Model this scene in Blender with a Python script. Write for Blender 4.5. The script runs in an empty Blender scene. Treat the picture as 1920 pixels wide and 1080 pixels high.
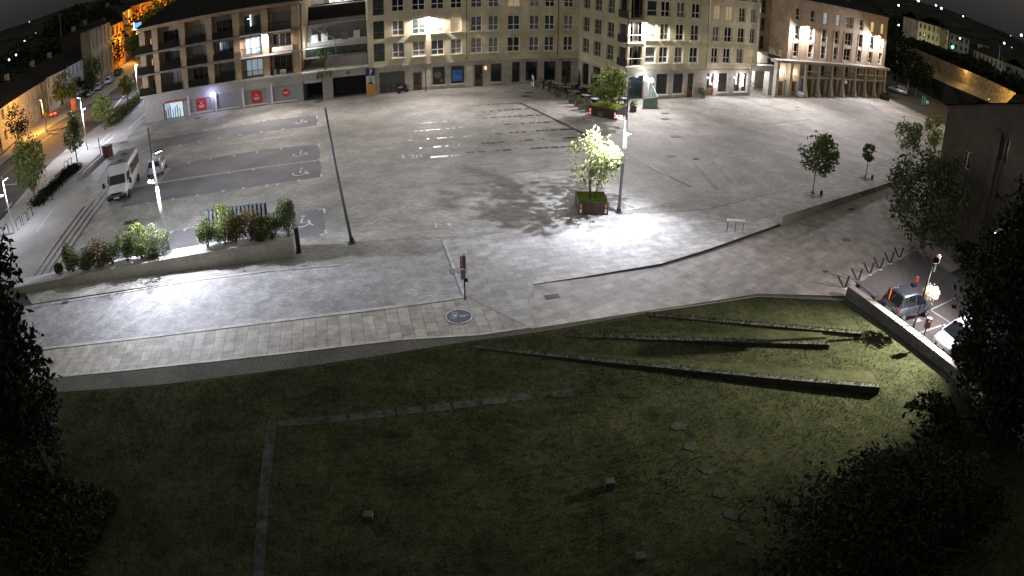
import bpy, math, random
from mathutils import Vector, Matrix
random.seed(11)
RR = random.Random(5)
sc = bpy.context.scene
sc.render.engine = 'CYCLES'
col = sc.collection
PI = math.pi

# ------------------------------------------------------------------ camera
# wide security-camera lens on a roof 16.75 m up, slight barrel distortion
F, K3, PITCH, ROLL, H = 1260.0, 0.134, math.radians(29.45), 0.0125, 16.75
_c, _s = math.cos(ROLL), math.sin(ROLL)
_fw = Vector((0, math.cos(PITCH), -math.sin(PITCH)))
_up0 = Vector((0, math.sin(PITCH), math.cos(PITCH)))
_rt = Vector((1, 0, 0)) * _c + _up0 * _s
_up = Vector((1, 0, 0)) * -_s + _up0 * _c
cam = bpy.data.cameras.new('camera')
cob = bpy.data.objects.new('camera', cam)
col.objects.link(cob)
sc.camera = cob
cob.matrix_world = Matrix(((_rt.x, _up.x, -_fw.x, 0), (_rt.y, _up.y, -_fw.y, 0), (_rt.z, _up.z, -_fw.z, H), (0, 0, 0, 1)))
cam.clip_end = 3000
cam.clip_start = 0.1
cam.sensor_width = 32
cam.sensor_height = 18
cam.type = 'PANO'
_cc = cam.cycles if hasattr(cam, 'cycles') and hasattr(cam.cycles, 'panorama_type') else cam
_cc.panorama_type = 'FISHEYE_LENS_POLYNOMIAL'
_cc.fisheye_fov = math.radians(170)
_f = F / 60
_cc.fisheye_polynomial_k0 = 0
_cc.fisheye_polynomial_k1 = -1 / _f
_cc.fisheye_polynomial_k2 = 0
_cc.fisheye_polynomial_k3 = -K3 / _f ** 3
_cc.fisheye_polynomial_k4 = 0


def ray(px, py):
    u, v = px - 960, 540 - py
    r = math.hypot(u, v)
    th = r / F + K3 * (r / F) ** 3
    s = math.sin(th) / max(r, 1e-9)
    return _rt * (u * s) + _up * (v * s) + _fw * math.cos(th)


def at(px, py, z=0.0):                      # survey point of the photo on the level z
    d = ray(px, py)
    t = (z - H) / d.z
    return Vector((d.x * t, d.y * t, z))


def zat(px, py, p):                         # height above plan point p
    d = ray(px, py)
    return H + d.z * math.hypot(p[0], p[1]) / math.hypot(d.x, d.y)


def far(px, py, dist):                      # survey point at a horizontal distance
    d = ray(px, py)
    t = dist / math.hypot(d.x, d.y)
    return Vector((d.x * t, d.y * t, H + d.z * t))


# ------------------------------------------------------------------ materials
MATS = {}


def nt(name):
    m = bpy.data.materials.new(name)
    m.use_nodes = True
    t = m.node_tree
    return m, t, t.nodes['Principled BSDF']


def mat(name, c, rough=0.7, var=0.25, scale=2.0, metal=0.0, bump=0.0, big=0.0, spec=0.4, coat=0.0):
    if name in MATS:
        return MATS[name]
    m, t, b = nt(name)
    L = t.links.new
    tc = t.nodes.new('ShaderNodeTexCoord')
    n = t.nodes.new('ShaderNodeTexNoise')
    n.inputs['Scale'].default_value = scale
    n.inputs['Detail'].default_value = 6
    L(tc.outputs['Object'], n.inputs['Vector'])
    mr = t.nodes.new('ShaderNodeMapRange')
    mr.inputs['From Min'].default_value = 0.3
    mr.inputs['From Max'].default_value = 0.7
    mr.inputs['To Min'].default_value = 1 - var
    mr.inputs['To Max'].default_value = 1 + var
    L(n.outputs['Fac'], mr.inputs['Value'])
    val = mr.outputs[0]
    if big:
        n2 = t.nodes.new('ShaderNodeTexNoise')
        n2.inputs['Scale'].default_value = big
        n2.inputs['Detail'].default_value = 4
        L(tc.outputs['Object'], n2.inputs['Vector'])
        m2 = t.nodes.new('ShaderNodeMapRange')
        m2.inputs['From Min'].default_value = 0.3
        m2.inputs['From Max'].default_value = 0.7
        m2.inputs['To Min'].default_value = 0.72
        m2.inputs['To Max'].default_value = 1.2
        L(n2.outputs['Fac'], m2.inputs['Value'])
        mu = t.nodes.new('ShaderNodeMath')
        mu.operation = 'MULTIPLY'
        L(val, mu.inputs[0])
        L(m2.outputs[0], mu.inputs[1])
        val = mu.outputs[0]
    mx = t.nodes.new('ShaderNodeVectorMath')
    mx.operation = 'SCALE'
    mx.inputs[0].default_value = c
    L(val, mx.inputs['Scale'])
    L(mx.outputs[0], b.inputs['Base Color'])
    b.inputs['Roughness'].default_value = rough
    b.inputs['Metallic'].default_value = metal
    b.inputs['Specular IOR Level'].default_value = spec
    if coat:
        b.inputs['Coat Weight'].default_value = coat
    if bump:
        bp = t.nodes.new('ShaderNodeBump')
        bp.inputs['Strength'].default_value = bump
        bp.inputs['Distance'].default_value = 0.05
        L(n.outputs['Fac'], bp.inputs['Height'])
        L(bp.outputs[0], b.inputs['Normal'])
    MATS[name] = m
    return m


def emat(name, c, s):
    m, t, b = nt(name)
    b.inputs['Base Color'].default_value = (*c, 1)
    b.inputs['Emission Color'].default_value = (*c, 1)
    b.inputs['Emission Strength'].default_value = s
    n = t.nodes.new('ShaderNodeTexNoise')
    n.inputs['Scale'].default_value = 3
    t.links.new(n.outputs['Fac'], b.inputs['Roughness'])
    return m


def paver(name, c1, c2, mortar, rot, bw, bh, msize, rough=0.75, bump=0.3, big=0.12, stain=0.25, off=0.5, grit=14):
    m, t, b = nt(name)
    L = t.links.new
    tc = t.nodes.new('ShaderNodeTexCoord')
    mp = t.nodes.new('ShaderNodeMapping')
    mp.inputs['Rotation'].default_value = (0, 0, rot)
    L(tc.outputs['Object'], mp.inputs['Vector'])
    wob = t.nodes.new('ShaderNodeTexNoise')
    wob.inputs['Scale'].default_value = 1.3
    L(mp.outputs[0], wob.inputs['Vector'])
    ad = t.nodes.new('ShaderNodeMixRGB')
    ad.blend_type = 'ADD'
    ad.inputs[0].default_value = 0.12 * bh
    L(mp.outputs[0], ad.inputs[1])
    L(wob.outputs['Color'], ad.inputs[2])
    br = t.nodes.new('ShaderNodeTexBrick')
    br.offset = off
    br.inputs['Color1'].default_value = (*c1, 1)
    br.inputs['Color2'].default_value = (*c2, 1)
    br.inputs['Mortar'].default_value = (*mortar, 1)
    br.inputs['Scale'].default_value = 1
    br.inputs['Mortar Size'].default_value = msize
    br.inputs['Mortar Smooth'].default_value = 0.3
    br.inputs['Brick Width'].default_value = bw
    br.inputs['Row Height'].default_value = bh
    L(ad.outputs[0], br.inputs['Vector'])
    cur = br.outputs['Color']
    for sc_, lo, hi, det in ((big, 1 - stain, 1 + stain, 5), (big * 6, 0.74, 1.26, 5), (grit, 0.84, 1.16, 3)):
        n = t.nodes.new('ShaderNodeTexNoise')
        n.inputs['Scale'].default_value = sc_
        n.inputs['Detail'].default_value = det
        L(mp.outputs[0], n.inputs['Vector'])
        mr = t.nodes.new('ShaderNodeMapRange')
        mr.inputs['From Min'].default_value = 0.3
        mr.inputs['From Max'].default_value = 0.7
        mr.inputs['To Min'].default_value = lo
        mr.inputs['To Max'].default_value = hi
        L(n.outputs['Fac'], mr.inputs['Value'])
        vs = t.nodes.new('ShaderNodeVectorMath')
        vs.operation = 'SCALE'
        L(cur, vs.inputs[0])
        L(mr.outputs[0], vs.inputs['Scale'])
        cur = vs.outputs[0]
    L(cur, b.inputs['Base Color'])
    b.inputs['Roughness'].default_value = rough
    b.inputs['Specular IOR Level'].default_value = 0.35
    if bump:
        bp = t.nodes.new('ShaderNodeBump')
        bp.inputs['Strength'].default_value = bump
        bp.inputs['Distance'].default_value = 0.02
        bp.invert = True
        L(br.outputs['Fac'], bp.inputs['Height'])
        L(bp.outputs[0], b.inputs['Normal'])
    return m


def leafmat(name, cols, trans=0.25, spec=.25):
    m, t, b = nt(name)
    L = t.links.new
    g = t.nodes.new('ShaderNodeNewGeometry')
    cr = t.nodes.new('ShaderNodeValToRGB')
    cr.color_ramp.elements[0].color = (*cols[0], 1)
    cr.color_ramp.elements[1].color = (*cols[-1], 1)
    for i, c in enumerate(cols[1:-1]):
        e = cr.color_ramp.elements.new((i + 1) / (len(cols) - 1))
        e.color = (*c, 1)
    L(g.outputs['Random Per Island'], cr.inputs[0])
    L(cr.outputs[0], b.inputs['Base Color'])
    b.inputs['Roughness'].default_value = 0.6
    b.inputs['Specular IOR Level'].default_value = spec
    tr = t.nodes.new('ShaderNodeBsdfTranslucent')
    L(cr.outputs[0], tr.inputs['Color'])
    mx = t.nodes.new('ShaderNodeMixShader')
    mx.inputs[0].default_value = trans
    L(b.outputs[0], mx.inputs[1])
    L(tr.outputs[0], mx.inputs[2])
    L(mx.outputs[0], t.nodes['Material Output'].inputs['Surface'])
    return m


BR = math.radians(-15)
M_cobble = paver('cobbles', (0.235, 0.225, 0.19), (0.34, 0.328, 0.282), (0.15, 0.144, 0.12), BR, 0.34, 0.19, 0.016, big=0.07, stain=0.42)
M_road_cob = paver('road_cobbles', (0.235, 0.228, 0.21), (0.325, 0.316, 0.295), (0.15, 0.148, 0.135), BR, 0.22, 0.16, 0.014, big=0.2, stain=0.2)
M_slab = paver('stone_slabs', (0.25, 0.237, 0.21), (0.33, 0.315, 0.285), (0.18, 0.168, 0.145), BR, 0.95, 0.5, 0.016, big=0.25, stain=0.15, bump=0.2, off=0.37)
M_band = paver('banded_slabs', (0.235, 0.215, 0.175), (0.32, 0.3, 0.245), (0.15, 0.14, 0.11), BR + PI / 2, 0.85, 0.58, 0.02, big=0.3, stain=0.15, bump=0.2, off=0.43)
M_lower = paver('lower_slabs', (0.23, 0.205, 0.17), (0.3, 0.272, 0.232), (0.17, 0.152, 0.125), math.radians(-32), 1.2, 0.5, 0.016, big=0.2, stain=0.25, bump=0.2, off=0.4)
M_carpark = mat('car_park_asphalt', (0.13, 0.118, 0.11), 0.85, 0.22, 7, bump=0.2, big=0.3)
M_rail = mat('black_railing', (0.022, 0.021, 0.017), 0.9, 0.2, 6, spec=0.1)
M_tread = mat('faint_tyre_stain', (0.205, 0.192, 0.168), 0.75, 0.3, 3, big=1.0)
M_asph = mat('asphalt', (0.085, 0.085, 0.09), 0.8, 0.22, 9, bump=0.3, big=0.3)
M_bay = mat('bay_asphalt', (0.155, 0.153, 0.152), 0.8, 0.25, 11, bump=0.3, big=0.35)
M_walk = mat('pavement', (0.34, 0.325, 0.3), 0.75, 0.2, 5, bump=0.1, big=0.2)
M_strip = mat('compacted_gravel', (0.075, 0.072, 0.056), 0.95, 0.3, 8, bump=0.2, big=0.4, spec=0.05)
M_kerb = mat('kerb_stone', (0.5, 0.48, 0.44), 0.7, 0.18, 3, bump=0.1)
M_paint = mat('road_paint', (0.5, 0.49, 0.46), 0.7, 0.35, 5, big=1.2)
M_faded = mat('faded_paint', (0.38, 0.37, 0.34), 0.7, 0.3, 6, big=1.0)
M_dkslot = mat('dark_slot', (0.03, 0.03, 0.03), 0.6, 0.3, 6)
M_stain = mat('wet_stain', (0.14, 0.13, 0.115), 0.6, 0.35, 7, big=1.0)
M_conc = mat('concrete', (0.36, 0.335, 0.285), 0.8, 0.13, 3.5, bump=0.08, big=0.22)
M_curt2 = None
M_concd = mat('dark_concrete', (0.17, 0.155, 0.125), 0.85, 0.3, 2.5, bump=0.2, big=0.6)
M_pale = mat('pale_stone', (0.62, 0.6, 0.56), 0.7, 0.12, 3)
M_stone = mat('beige_render', (0.56, 0.49, 0.31), 0.85, 0.12, 1.2, bump=0.05, big=0.35)
M_stone2 = mat('grey_stone', (0.4, 0.36, 0.29), 0.85, 0.14, 1.6, bump=0.05, big=0.4)
M_brick = mat('ochre_render', (0.36, 0.25, 0.145), 0.85, 0.14, 1.5, bump=0.06, big=0.35)
M_olive = mat('olive_render', (0.25, 0.21, 0.12), 0.85, 0.14, 1.5, big=0.35)
M_cream = mat('cream_stone', (0.6, 0.55, 0.43), 0.8, 0.1, 2, big=0.4)
M_white = mat('white_joinery', (0.75, 0.74, 0.7), 0.5, 0.06, 4)
M_shut = mat('grey_shutter', (0.3, 0.3, 0.28), 0.6, 0.08, 3)
M_metal = mat('dark_metal', (0.06, 0.065, 0.07), 0.45, 0.2, 6, metal=0.6)
M_pole = mat('galvanised_steel', (0.2, 0.205, 0.215), 0.45, 0.1, 4, metal=0.6)
M_lampw = mat('white_lamp_metal', (0.8, 0.8, 0.82), 0.4, 0.05, 4)
M_bronze = mat('bronze_frame', (0.15, 0.115, 0.06), 0.5, 0.15, 4, metal=0.3)
M_roof = mat('dark_tiles', (0.02, 0.02, 0.018), 0.95, 0.35, 3, bump=0.2, spec=0.02)
M_glass = mat('dark_glass', (0.012, 0.014, 0.017), 0.12, 0.3, 1.2, spec=0.6)
M_curt = mat('curtained_glass', (0.13, 0.125, 0.11), 0.3, 0.35, 3.5, spec=0.5)
M_grgl = mat('greenish_glass', (0.04, 0.055, 0.045), 0.12, 0.4, 2, spec=0.6)
M_dark = mat('unlit_interior', (0.012, 0.012, 0.011), 0.9, 0.4, 2)
M_wood = mat('brown_door', (0.15, 0.07, 0.035), 0.55, 0.2, 5)
M_orangew = mat('orange_wood', (0.45, 0.19, 0.05), 0.5, 0.2, 5)
M_corten = mat('rusty_corten', (0.075, 0.042, 0.027), 0.75, 0.35, 5, bump=0.1)
M_red = mat('red_print', (0.55, 0.03, 0.03), 0.5, 0.1, 4)
M_blue = mat('navy_panel', (0.015, 0.03, 0.13), 0.4, 0.1, 4)
M_orange = mat('orange_panel', (0.6, 0.28, 0.05), 0.6, 0.15, 3)
def grass_mat():
    m, t, b = nt('lawn_grass')
    L = t.links.new
    tc = t.nodes.new('ShaderNodeTexCoord')
    cur = None
    for sc_, cols in ((0.45, ((.015, .0175, .009), (.026, .029, .0145), (.039, .038, .02))), (2.6, ((.6, .6, .6), (1, 1, 1), (1.35, 1.3, 1.1))), (16, ((.35, .35, .35), (1, 1, 1), (1.8, 1.8, 1.6)))):
        n = t.nodes.new('ShaderNodeTexNoise')
        n.inputs['Scale'].default_value = sc_
        n.inputs['Detail'].default_value = 7
        n.inputs['Roughness'].default_value = .65
        L(tc.outputs['Object'], n.inputs['Vector'])
        r = t.nodes.new('ShaderNodeValToRGB')
        r.color_ramp.elements[0].position = .3
        r.color_ramp.elements[1].position = .72
        r.color_ramp.elements[0].color = (*cols[0], 1)
        r.color_ramp.elements[1].color = (*cols[2], 1)
        e = r.color_ramp.elements.new(.5)
        e.color = (*cols[1], 1)
        L(n.outputs['Fac'], r.inputs[0])
        if cur is None:
            cur = r.outputs[0]
        else:
            mu = t.nodes.new('ShaderNodeVectorMath')
            mu.operation = 'MULTIPLY'
            L(cur, mu.inputs[0])
            L(r.outputs[0], mu.inputs[1])
            cur = mu.outputs[0]
    L(cur, b.inputs['Base Color'])
    b.inputs['Roughness'].default_value = 1
    b.inputs['Specular IOR Level'].default_value = 0
    bp = t.nodes.new('ShaderNodeBump')
    bp.inputs['Strength'].default_value = .5
    bp.inputs['Distance'].default_value = .05
    L(n.outputs['Fac'], bp.inputs['Height'])
    L(bp.outputs[0], b.inputs['Normal'])
    return m


M_grass = grass_mat()
M_moss = mat('moss', (0.16, 0.24, 0.03), 0.95, 0.45, 9, bump=0.5)
M_earth = mat('dark_ground', (0.05, 0.05, 0.042), 0.95, 0.4, 0.3, big=0.05)
M_hill = mat('wooded_hillside', (0.026, 0.03, 0.023), 0.98, 0.5, 0.12, bump=0.5, big=0.02, spec=0)
M_bark = mat('bark', (0.13, 0.1, 0.07), 0.9, 0.3, 9, bump=0.3)
M_barkdk = mat('dark_bark', (0.035, 0.028, 0.02), 0.95, 0.3, 9, bump=0.3, spec=.1)
M_litdim = emat('dim_lit_drapes', (1.0, .75, .45), .16)
M_barkp = mat('pale_bark', (0.3, 0.24, 0.17), 0.9, 0.3, 9, bump=0.3)
M_tyre = mat('tyre_rubber', (0.02, 0.02, 0.02), 0.8, 0.2, 8)
M_rim = mat('alloy_rim', (0.5, 0.5, 0.52), 0.35, 0.1, 8, metal=0.7)
M_lamp_red = mat('red_lens', (0.2, 0.015, 0.015), 0.3, 0.1, 8)
M_head = mat('headlight_lens', (0.6, 0.62, 0.65), 0.15, 0.1, 8)
M_buswhite = mat('bus_white', (0.66, 0.66, 0.62), 0.35, 0.05, 2, coat=0.4)
M_busroof = mat('bus_roof_grey', (0.11, 0.118, 0.11), 0.55, 0.12, 2)
M_cargrey = mat('slate_car_paint', (0.08, 0.095, 0.11), 0.35, 0.05, 2, metal=0.3, coat=0.6)
M_carwhite = mat('white_car_paint', (0.78, 0.78, 0.8), 0.35, 0.04, 2, coat=0.6)
M_carsilver = mat('silver_car_paint', (0.5, 0.51, 0.53), 0.35, 0.05, 2, metal=0.3, coat=0.5)
M_black = mat('black_plastic', (0.015, 0.015, 0.016), 0.6, 0.2, 6)
M_teal = mat('teal_paint', (0.03, 0.22, 0.2), 0.5, 0.15, 4)
M_slat = mat('teal_grey_slats', (0.1, 0.118, 0.115), 0.5, 0.3, 5)
M_bag = mat('pale_blue_plastic', (0.35, 0.5, 0.62), 0.4, 0.25, 5)
M_lit = emat('lit_pane', (1.0, 0.72, 0.3), 0.55)
M_cold = emat('cold_lit_pane', (0.7, 0.9, 1.0), 0.2)
M_lens = emat('white_lens', (0.86, 0.88, 1.0), 60)
M_lensf = emat('flood_lens', (0.93, 0.86, 0.9), 30)
M_blens = emat('bluish_lens', (0.35, 0.4, 1.0), 30)
M_olens = emat('sodium_lens', (1.0, 0.5, 0.12), 25)
M_glowgreen = emat('teal_light', (0.1, 0.9, 1.0), 9)
M_refl = emat('glowing_reflector', (1.0, 0.3, 0.15), 0.9)  # reflected brightness put in as a glow of its own
M_reflo = mat('orange_reflector', (.42, .2, .12), .5, .1, 4)
M_reflw = mat('white_reflector', (0.85, 0.8, 0.78), 0.4, 0.05, 4)

M_leaf_g = leafmat('leaves_green', [(0.045, 0.07, 0.022), (0.09, 0.13, 0.035), (0.17, 0.2, 0.06)])
M_leaf_lt = leafmat('leaves_light', [(0.09, 0.13, 0.03), (0.17, 0.22, 0.05), (0.28, 0.3, 0.09)])
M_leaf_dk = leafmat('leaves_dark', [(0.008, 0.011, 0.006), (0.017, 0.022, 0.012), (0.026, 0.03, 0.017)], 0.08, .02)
M_leaf_md = leafmat('leaves_mid_dark', [(0.024, 0.036, 0.015), (0.055, 0.075, 0.026), (0.1, 0.115, 0.045)], 0.2)
M_leaf_red = leafmat('leaves_red', [(0.07, 0.1, 0.035), (0.15, 0.13, 0.05), (0.24, 0.11, 0.075), (0.12, 0.15, 0.06)])
M_leaf_pale = leafmat('leaves_pale', [(0.15, 0.2, 0.06), (0.33, 0.38, 0.13), (0.55, 0.53, 0.3)], .4)  # lamp overexposure put into the leaf colour
M_leaf_mix = leafmat('leaves_mixed', [(0.06, 0.11, 0.035), (0.12, 0.17, 0.08), (0.2, 0.14, 0.07)])
M_leaf_hill = leafmat('leaves_hill', [(0.02, 0.024, 0.016), (0.032, 0.037, 0.023), (0.045, 0.05, 0.03)], 0.1, 0)
M_flower = leafmat('flowers', [(0.7, 0.55, 0.1), (0.85, 0.8, 0.75), (0.8, 0.4, 0.2)], 0.3)


# ------------------------------------------------------------------ mesh builder
class MB:
    def __init__(s):
        s.v, s.f = [], []

    def poly(s, pts):
        i = len(s.v)
        s.v += [tuple(p) for p in pts]
        s.f.append(tuple(range(i, i + len(pts))))
        return s

    def bx(s, x0, x1, y0, y1, z0, z1):
        i = len(s.v)
        s.v += [(x0, y0, z0), (x1, y0, z0), (x1, y1, z0), (x0, y1, z0), (x0, y0, z1), (x1, y0, z1), (x1, y1, z1), (x0, y1, z1)]
        s.f += [tuple(i + k for k in q) for q in ((3, 2, 1, 0), (4, 5, 6, 7), (0, 1, 5, 4), (1, 2, 6, 5), (2, 3, 7, 6), (3, 0, 4, 7))]
        return s

    def bar(s, p, q, w, h=None, up=(0, 0, 1)):
        p, q = Vector(p), Vector(q)
        h = w if h is None else h
        d = (q - p).normalized()
        u = Vector(up)
        if abs(d.dot(u)) > 0.98:
            u = Vector((0, 1, 0))
        a = d.cross(u).normalized() * (w / 2)
        b = a.cross(d).normalized() * (h / 2)
        i = len(s.v)
        for o in (p, q):
            s.v += [tuple(o - a - b), tuple(o + a - b), tuple(o + a + b), tuple(o - a + b)]
        s.f += [tuple(i + k for k in f) for f in ((0, 1, 2, 3), (7, 6, 5, 4), (0, 4, 5, 1), (1, 5, 6, 2), (2, 6, 7, 3), (3, 7, 4, 0))]
        return s

    def tube(s, pts, rs, n=8):
        pts = [Vector(p) for p in pts]
        rings = []
        for k, p in enumerate(pts):
            d = (pts[min(k + 1, len(pts) - 1)] - pts[max(k - 1, 0)]).normalized()
            u = Vector((1, 0, 0)) if abs(d.z) > 0.8 else Vector((0, 0, 1))
            a = d.cross(u).normalized()
            b = a.cross(d)
            rings.append([p + a * (rs[k] * math.cos(2 * PI * j / n)) + b * (rs[k] * math.sin(2 * PI * j / n)) for j in range(n)])
        return s.loft(rings)

    def loft(s, rings, cap=True):
        n = len(rings[0])
        i = len(s.v)
        for r in rings:
            s.v += [tuple(p) for p in r]
        for k in range(len(rings) - 1):
            for j in range(n):
                a, b = i + k * n + j, i + k * n + (j + 1) % n
                s.f.append((a, b, b + n, a + n))
        if cap:
            s.f.append(tuple(i + j for j in range(n))[::-1])
            s.f.append(tuple(i + (len(rings) - 1) * n + j for j in range(n)))
        return s

    def prism(s, poly, z0, z1):
        return s.loft([[(p[0], p[1], z0) for p in poly], [(p[0], p[1], z1) for p in poly]])

    def lathe(s, prof, c=(0, 0, 0), n=12, axis='z'):
        rings = []
        for r, z in prof:
            ring = []
            for j in range(n):
                a = 2 * PI * j / n
                x, y = r * math.cos(a), r * math.sin(a)
                q = (x, y, z) if axis == 'z' else ((x, z, y) if axis == 'y' else (z, x, y))
                ring.append((c[0] + q[0], c[1] + q[1], c[2] + q[2]))
            rings.append(ring)
        return s.loft(rings)

    def ball(s, c, r, n=12, m=8):
        return s.lathe([(max(r * math.sin(PI * k / m), 0.002), -r * math.cos(PI * k / m)) for k in range(m + 1)], c, n)

    def strip(s, pts, w, z):                # flat band on the ground along pts
        L = []
        for k, p in enumerate(pts):
            a = Vector(pts[max(k - 1, 0)][:2])
            b = Vector(pts[min(k + 1, len(pts) - 1)][:2])
            d = (b - a).normalized()
            nrm = Vector((-d.y, d.x)) * (w / 2)
            L.append(((p[0] + nrm.x, p[1] + nrm.y, z), (p[0] - nrm.x, p[1] - nrm.y, z)))
        for k in range(len(L) - 1):
            s.poly([L[k][0], L[k][1], L[k + 1][1], L[k + 1][0]])
        return s

    def mesh(s, name, m, smooth=False):
        me = bpy.data.meshes.new(name)
        me.from_pydata(s.v, [], s.f)
        me.materials.append(m)
        if smooth:
            me.polygons.foreach_set('use_smooth', [True] * len(me.polygons))
        me.update()
        return me

    def build(s, name, m, parent=None, smooth=False, bevel=0.0):
        o = bpy.data.objects.new(name, s.mesh(name, m, smooth))
        col.objects.link(o)
        if parent:
            o.parent = parent
        if bevel:
            b = o.modifiers.new('bevel', 'BEVEL')
            b.width = bevel
            b.segments = 2
            b.limit_method = 'ANGLE'
        return o


def tag(o, label=None, cat=None, group=None, kind=None):
    for k, v in (('label', label), ('category', cat), ('group', group), ('kind', kind)):
        if v:
            o[k] = v
    return o


def thing(name, label, cat, loc=(0, 0, 0), rz=0.0, group=None):
    o = bpy.data.objects.new(name, None)
    o.empty_display_size = 0.2
    col.objects.link(o)
    o.location = loc
    o.rotation_euler = (0, 0, rz)
    return tag(o, label, cat, group)


def struct(name, mb, m):
    return tag(mb.build(name, m), kind='structure')


def dup(root, loc, rz, label, group=None):
    r = root.copy()
    col.objects.link(r)
    r.location = loc
    r.rotation_euler = (0, 0, rz)
    r['label'] = label
    if group:
        r['group'] = group
    for ch in list(root.children):
        c = ch.copy()
        col.objects.link(c)
        c.parent = r
        for g in list(ch.children):
            d = g.copy()
            col.objects.link(d)
            d.parent = c
    return r


def child(name, me, parent, loc=(0, 0, 0), rz=0.0):
    o = bpy.data.objects.new(name, me)
    col.objects.link(o)
    o.parent = parent
    o.location = loc
    o.rotation_euler = (0, 0, rz)
    return o


ORD = ['first', 'second', 'third', 'fourth', 'fifth', 'sixth', 'seventh', 'eighth', 'ninth', 'tenth', 'eleventh', 'twelfth']


def light(kind, loc, energy, color, target=None, size=1.6, blend=0.5, radius=0.08):
    l = bpy.data.lights.new('lamp_light', kind)
    l.energy = energy
    l.color = color
    l.shadow_soft_size = radius
    if kind == 'SPOT':
        l.spot_size = size
        l.spot_blend = blend
    o = bpy.data.objects.new('lamp_light', l)
    col.objects.link(o)
    o.location = loc
    if target is not None:
        o.rotation_euler = (Vector(target) - Vector(loc)).to_track_quat('-Z', 'Y').to_euler()
    return o


# ------------------------------------------------------------------ vegetation
def leaves(mb, centre, rad, n, size, rng, clumps=14, shell=0.55, spread=0.32, flat=0.75):
    cs = []
    for _ in range(clumps):
        while True:
            p = Vector((rng.uniform(-1, 1), rng.uniform(-1, 1), rng.uniform(-1, 1)))
            if shell < p.length < 1:
                break
        cs.append((p, rng.uniform(0.7, 1.3)))
    for k in range(n):
        p, w = cs[k % clumps]
        q = Vector((rng.gauss(p.x, spread * w), rng.gauss(p.y, spread * w), rng.gauss(p.z, spread * w * 0.8)))
        if q.length > 1.25:
            q *= 1.1 / q.length
        c = Vector((centre[0] + q.x * rad[0], centre[1] + q.y * rad[1], centre[2] + q.z * rad[2]))
        a = Vector((rng.gauss(0, 1), rng.gauss(0, 1), rng.gauss(-0.3, flat))).normalized()
        b = a.cross(Vector((rng.gauss(0, 1), rng.gauss(0, 1), rng.gauss(0, 1)))).normalized()
        s = size * rng.uniform(0.65, 1.35)
        nn = a.cross(b) * (s * 0.15)
        mb.poly([c - a * s, c + b * s * 0.48 + nn, c + a * s, c - b * s * 0.48 + nn])
    return [Vector((centre[0] + p.x * rad[0], centre[1] + p.y * rad[1], centre[2] + p.z * rad[2])) for p, _ in cs]


def tree(name, label, cat, pos, h, cw, cb, n, size, lm, seed, tr=0.09, bark=None, group=None, clumps=16, shell=0.4, stems=1, spread=0.3, lean=0.0, cd=None, lobes=()):
    rng = random.Random(seed)
    t = thing(name, label, cat, pos, 0, group)
    cr = MB()
    cz = (h + cb) / 2
    off = lean
    cs = leaves(cr, (off, 0, cz), (cw / 2, (cd or cw) / 2, (h - cb) / 2), n, size, rng, clumps, shell, spread)
    tk = MB()
    for lx, ly, lz, lr, ln in lobes:
        leaves(cr, (lx, ly, lz), (lr, lr, lr * .75), ln, size, rng, 9, .2, .35)
        tk.tube([(0, 0, lz * .7), (lx * .5, ly * .5, lz * .9), (lx, ly, lz)], [tr * .4, tr * .3, tr * .1], 5)
    for sidx in range(stems):
        ox, oy = (0, 0) if stems == 1 else (0.16 * math.cos(sidx * 2.1), 0.16 * math.sin(sidx * 2.1))
        top = Vector((off + ox * 4, oy * 4, cz + (h - cb) * 0.15))
        mid = Vector((ox * 2 + rng.uniform(-.06, .06) + off * .4, oy * 2 + rng.uniform(-.06, .06), cb * 0.8))
        tk.tube([(ox, oy, 0), mid, top], [tr, tr * 0.75, tr * 0.25], 7)
        for c in cs[sidx::stems][:9]:
            s0 = mid.lerp(top, rng.uniform(0, 0.8))
            tk.tube([s0, s0.lerp(c, 0.55) + Vector((0, 0, 0.08 * (h - cb))), c], [tr * 0.38, tr * 0.25, tr * 0.08], 5)
    tk.build('trunk', bark or M_bark, t, True)
    cr.build('crown', lm, t)
    return t


def shrub(label, pos, w, h, lm, seed, n=420, size=0.1, cat='shrub', name='shrub', d=None, group=None):
    rng = random.Random(seed)
    t = thing(name, label, cat, pos, 0, group)
    mb = MB()
    cs = leaves(mb, (0, 0, h * 0.53), (w / 2, (d or w) / 2, h * 0.47), n, size, rng, 11, 0.25, 0.34)
    st = MB()
    for c in cs[:6]:
        st.tube([(c.x * 0.12, c.y * 0.12, 0), (c.x * 0.5, c.y * 0.5, c.z * 0.6), c], [0.025, 0.018, 0.008], 5)
    st.build('stem', M_bark, t)
    mb.build('foliage', lm, t)
    return t


# ================================================================== SETTING
def flat(name, pts, z, m):
    return struct(name, MB().poly([(p[0], p[1], z) for p in pts]), m)


def pix(L, z=0.0):
    return [at(x, y, z) for x, y in L]


G = MB()
for ri, (r0, r1) in enumerate(((0, 40), (40, 120), (120, 400), (400, 2200))):
    for k in range(32):
        a0, a1 = 2 * PI * k / 32, 2 * PI * (k + 1) / 32
        q = [(r0 * math.cos(a0), r0 * math.sin(a0), -.03), (r1 * math.cos(a0), r1 * math.sin(a0), -.03), (r1 * math.cos(a1), r1 * math.sin(a1), -.03), (r0 * math.cos(a1), r0 * math.sin(a1), -.03)]
        G.poly(q[1:] if r0 == 0 else q)
struct('ground', G, M_earth)

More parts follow.
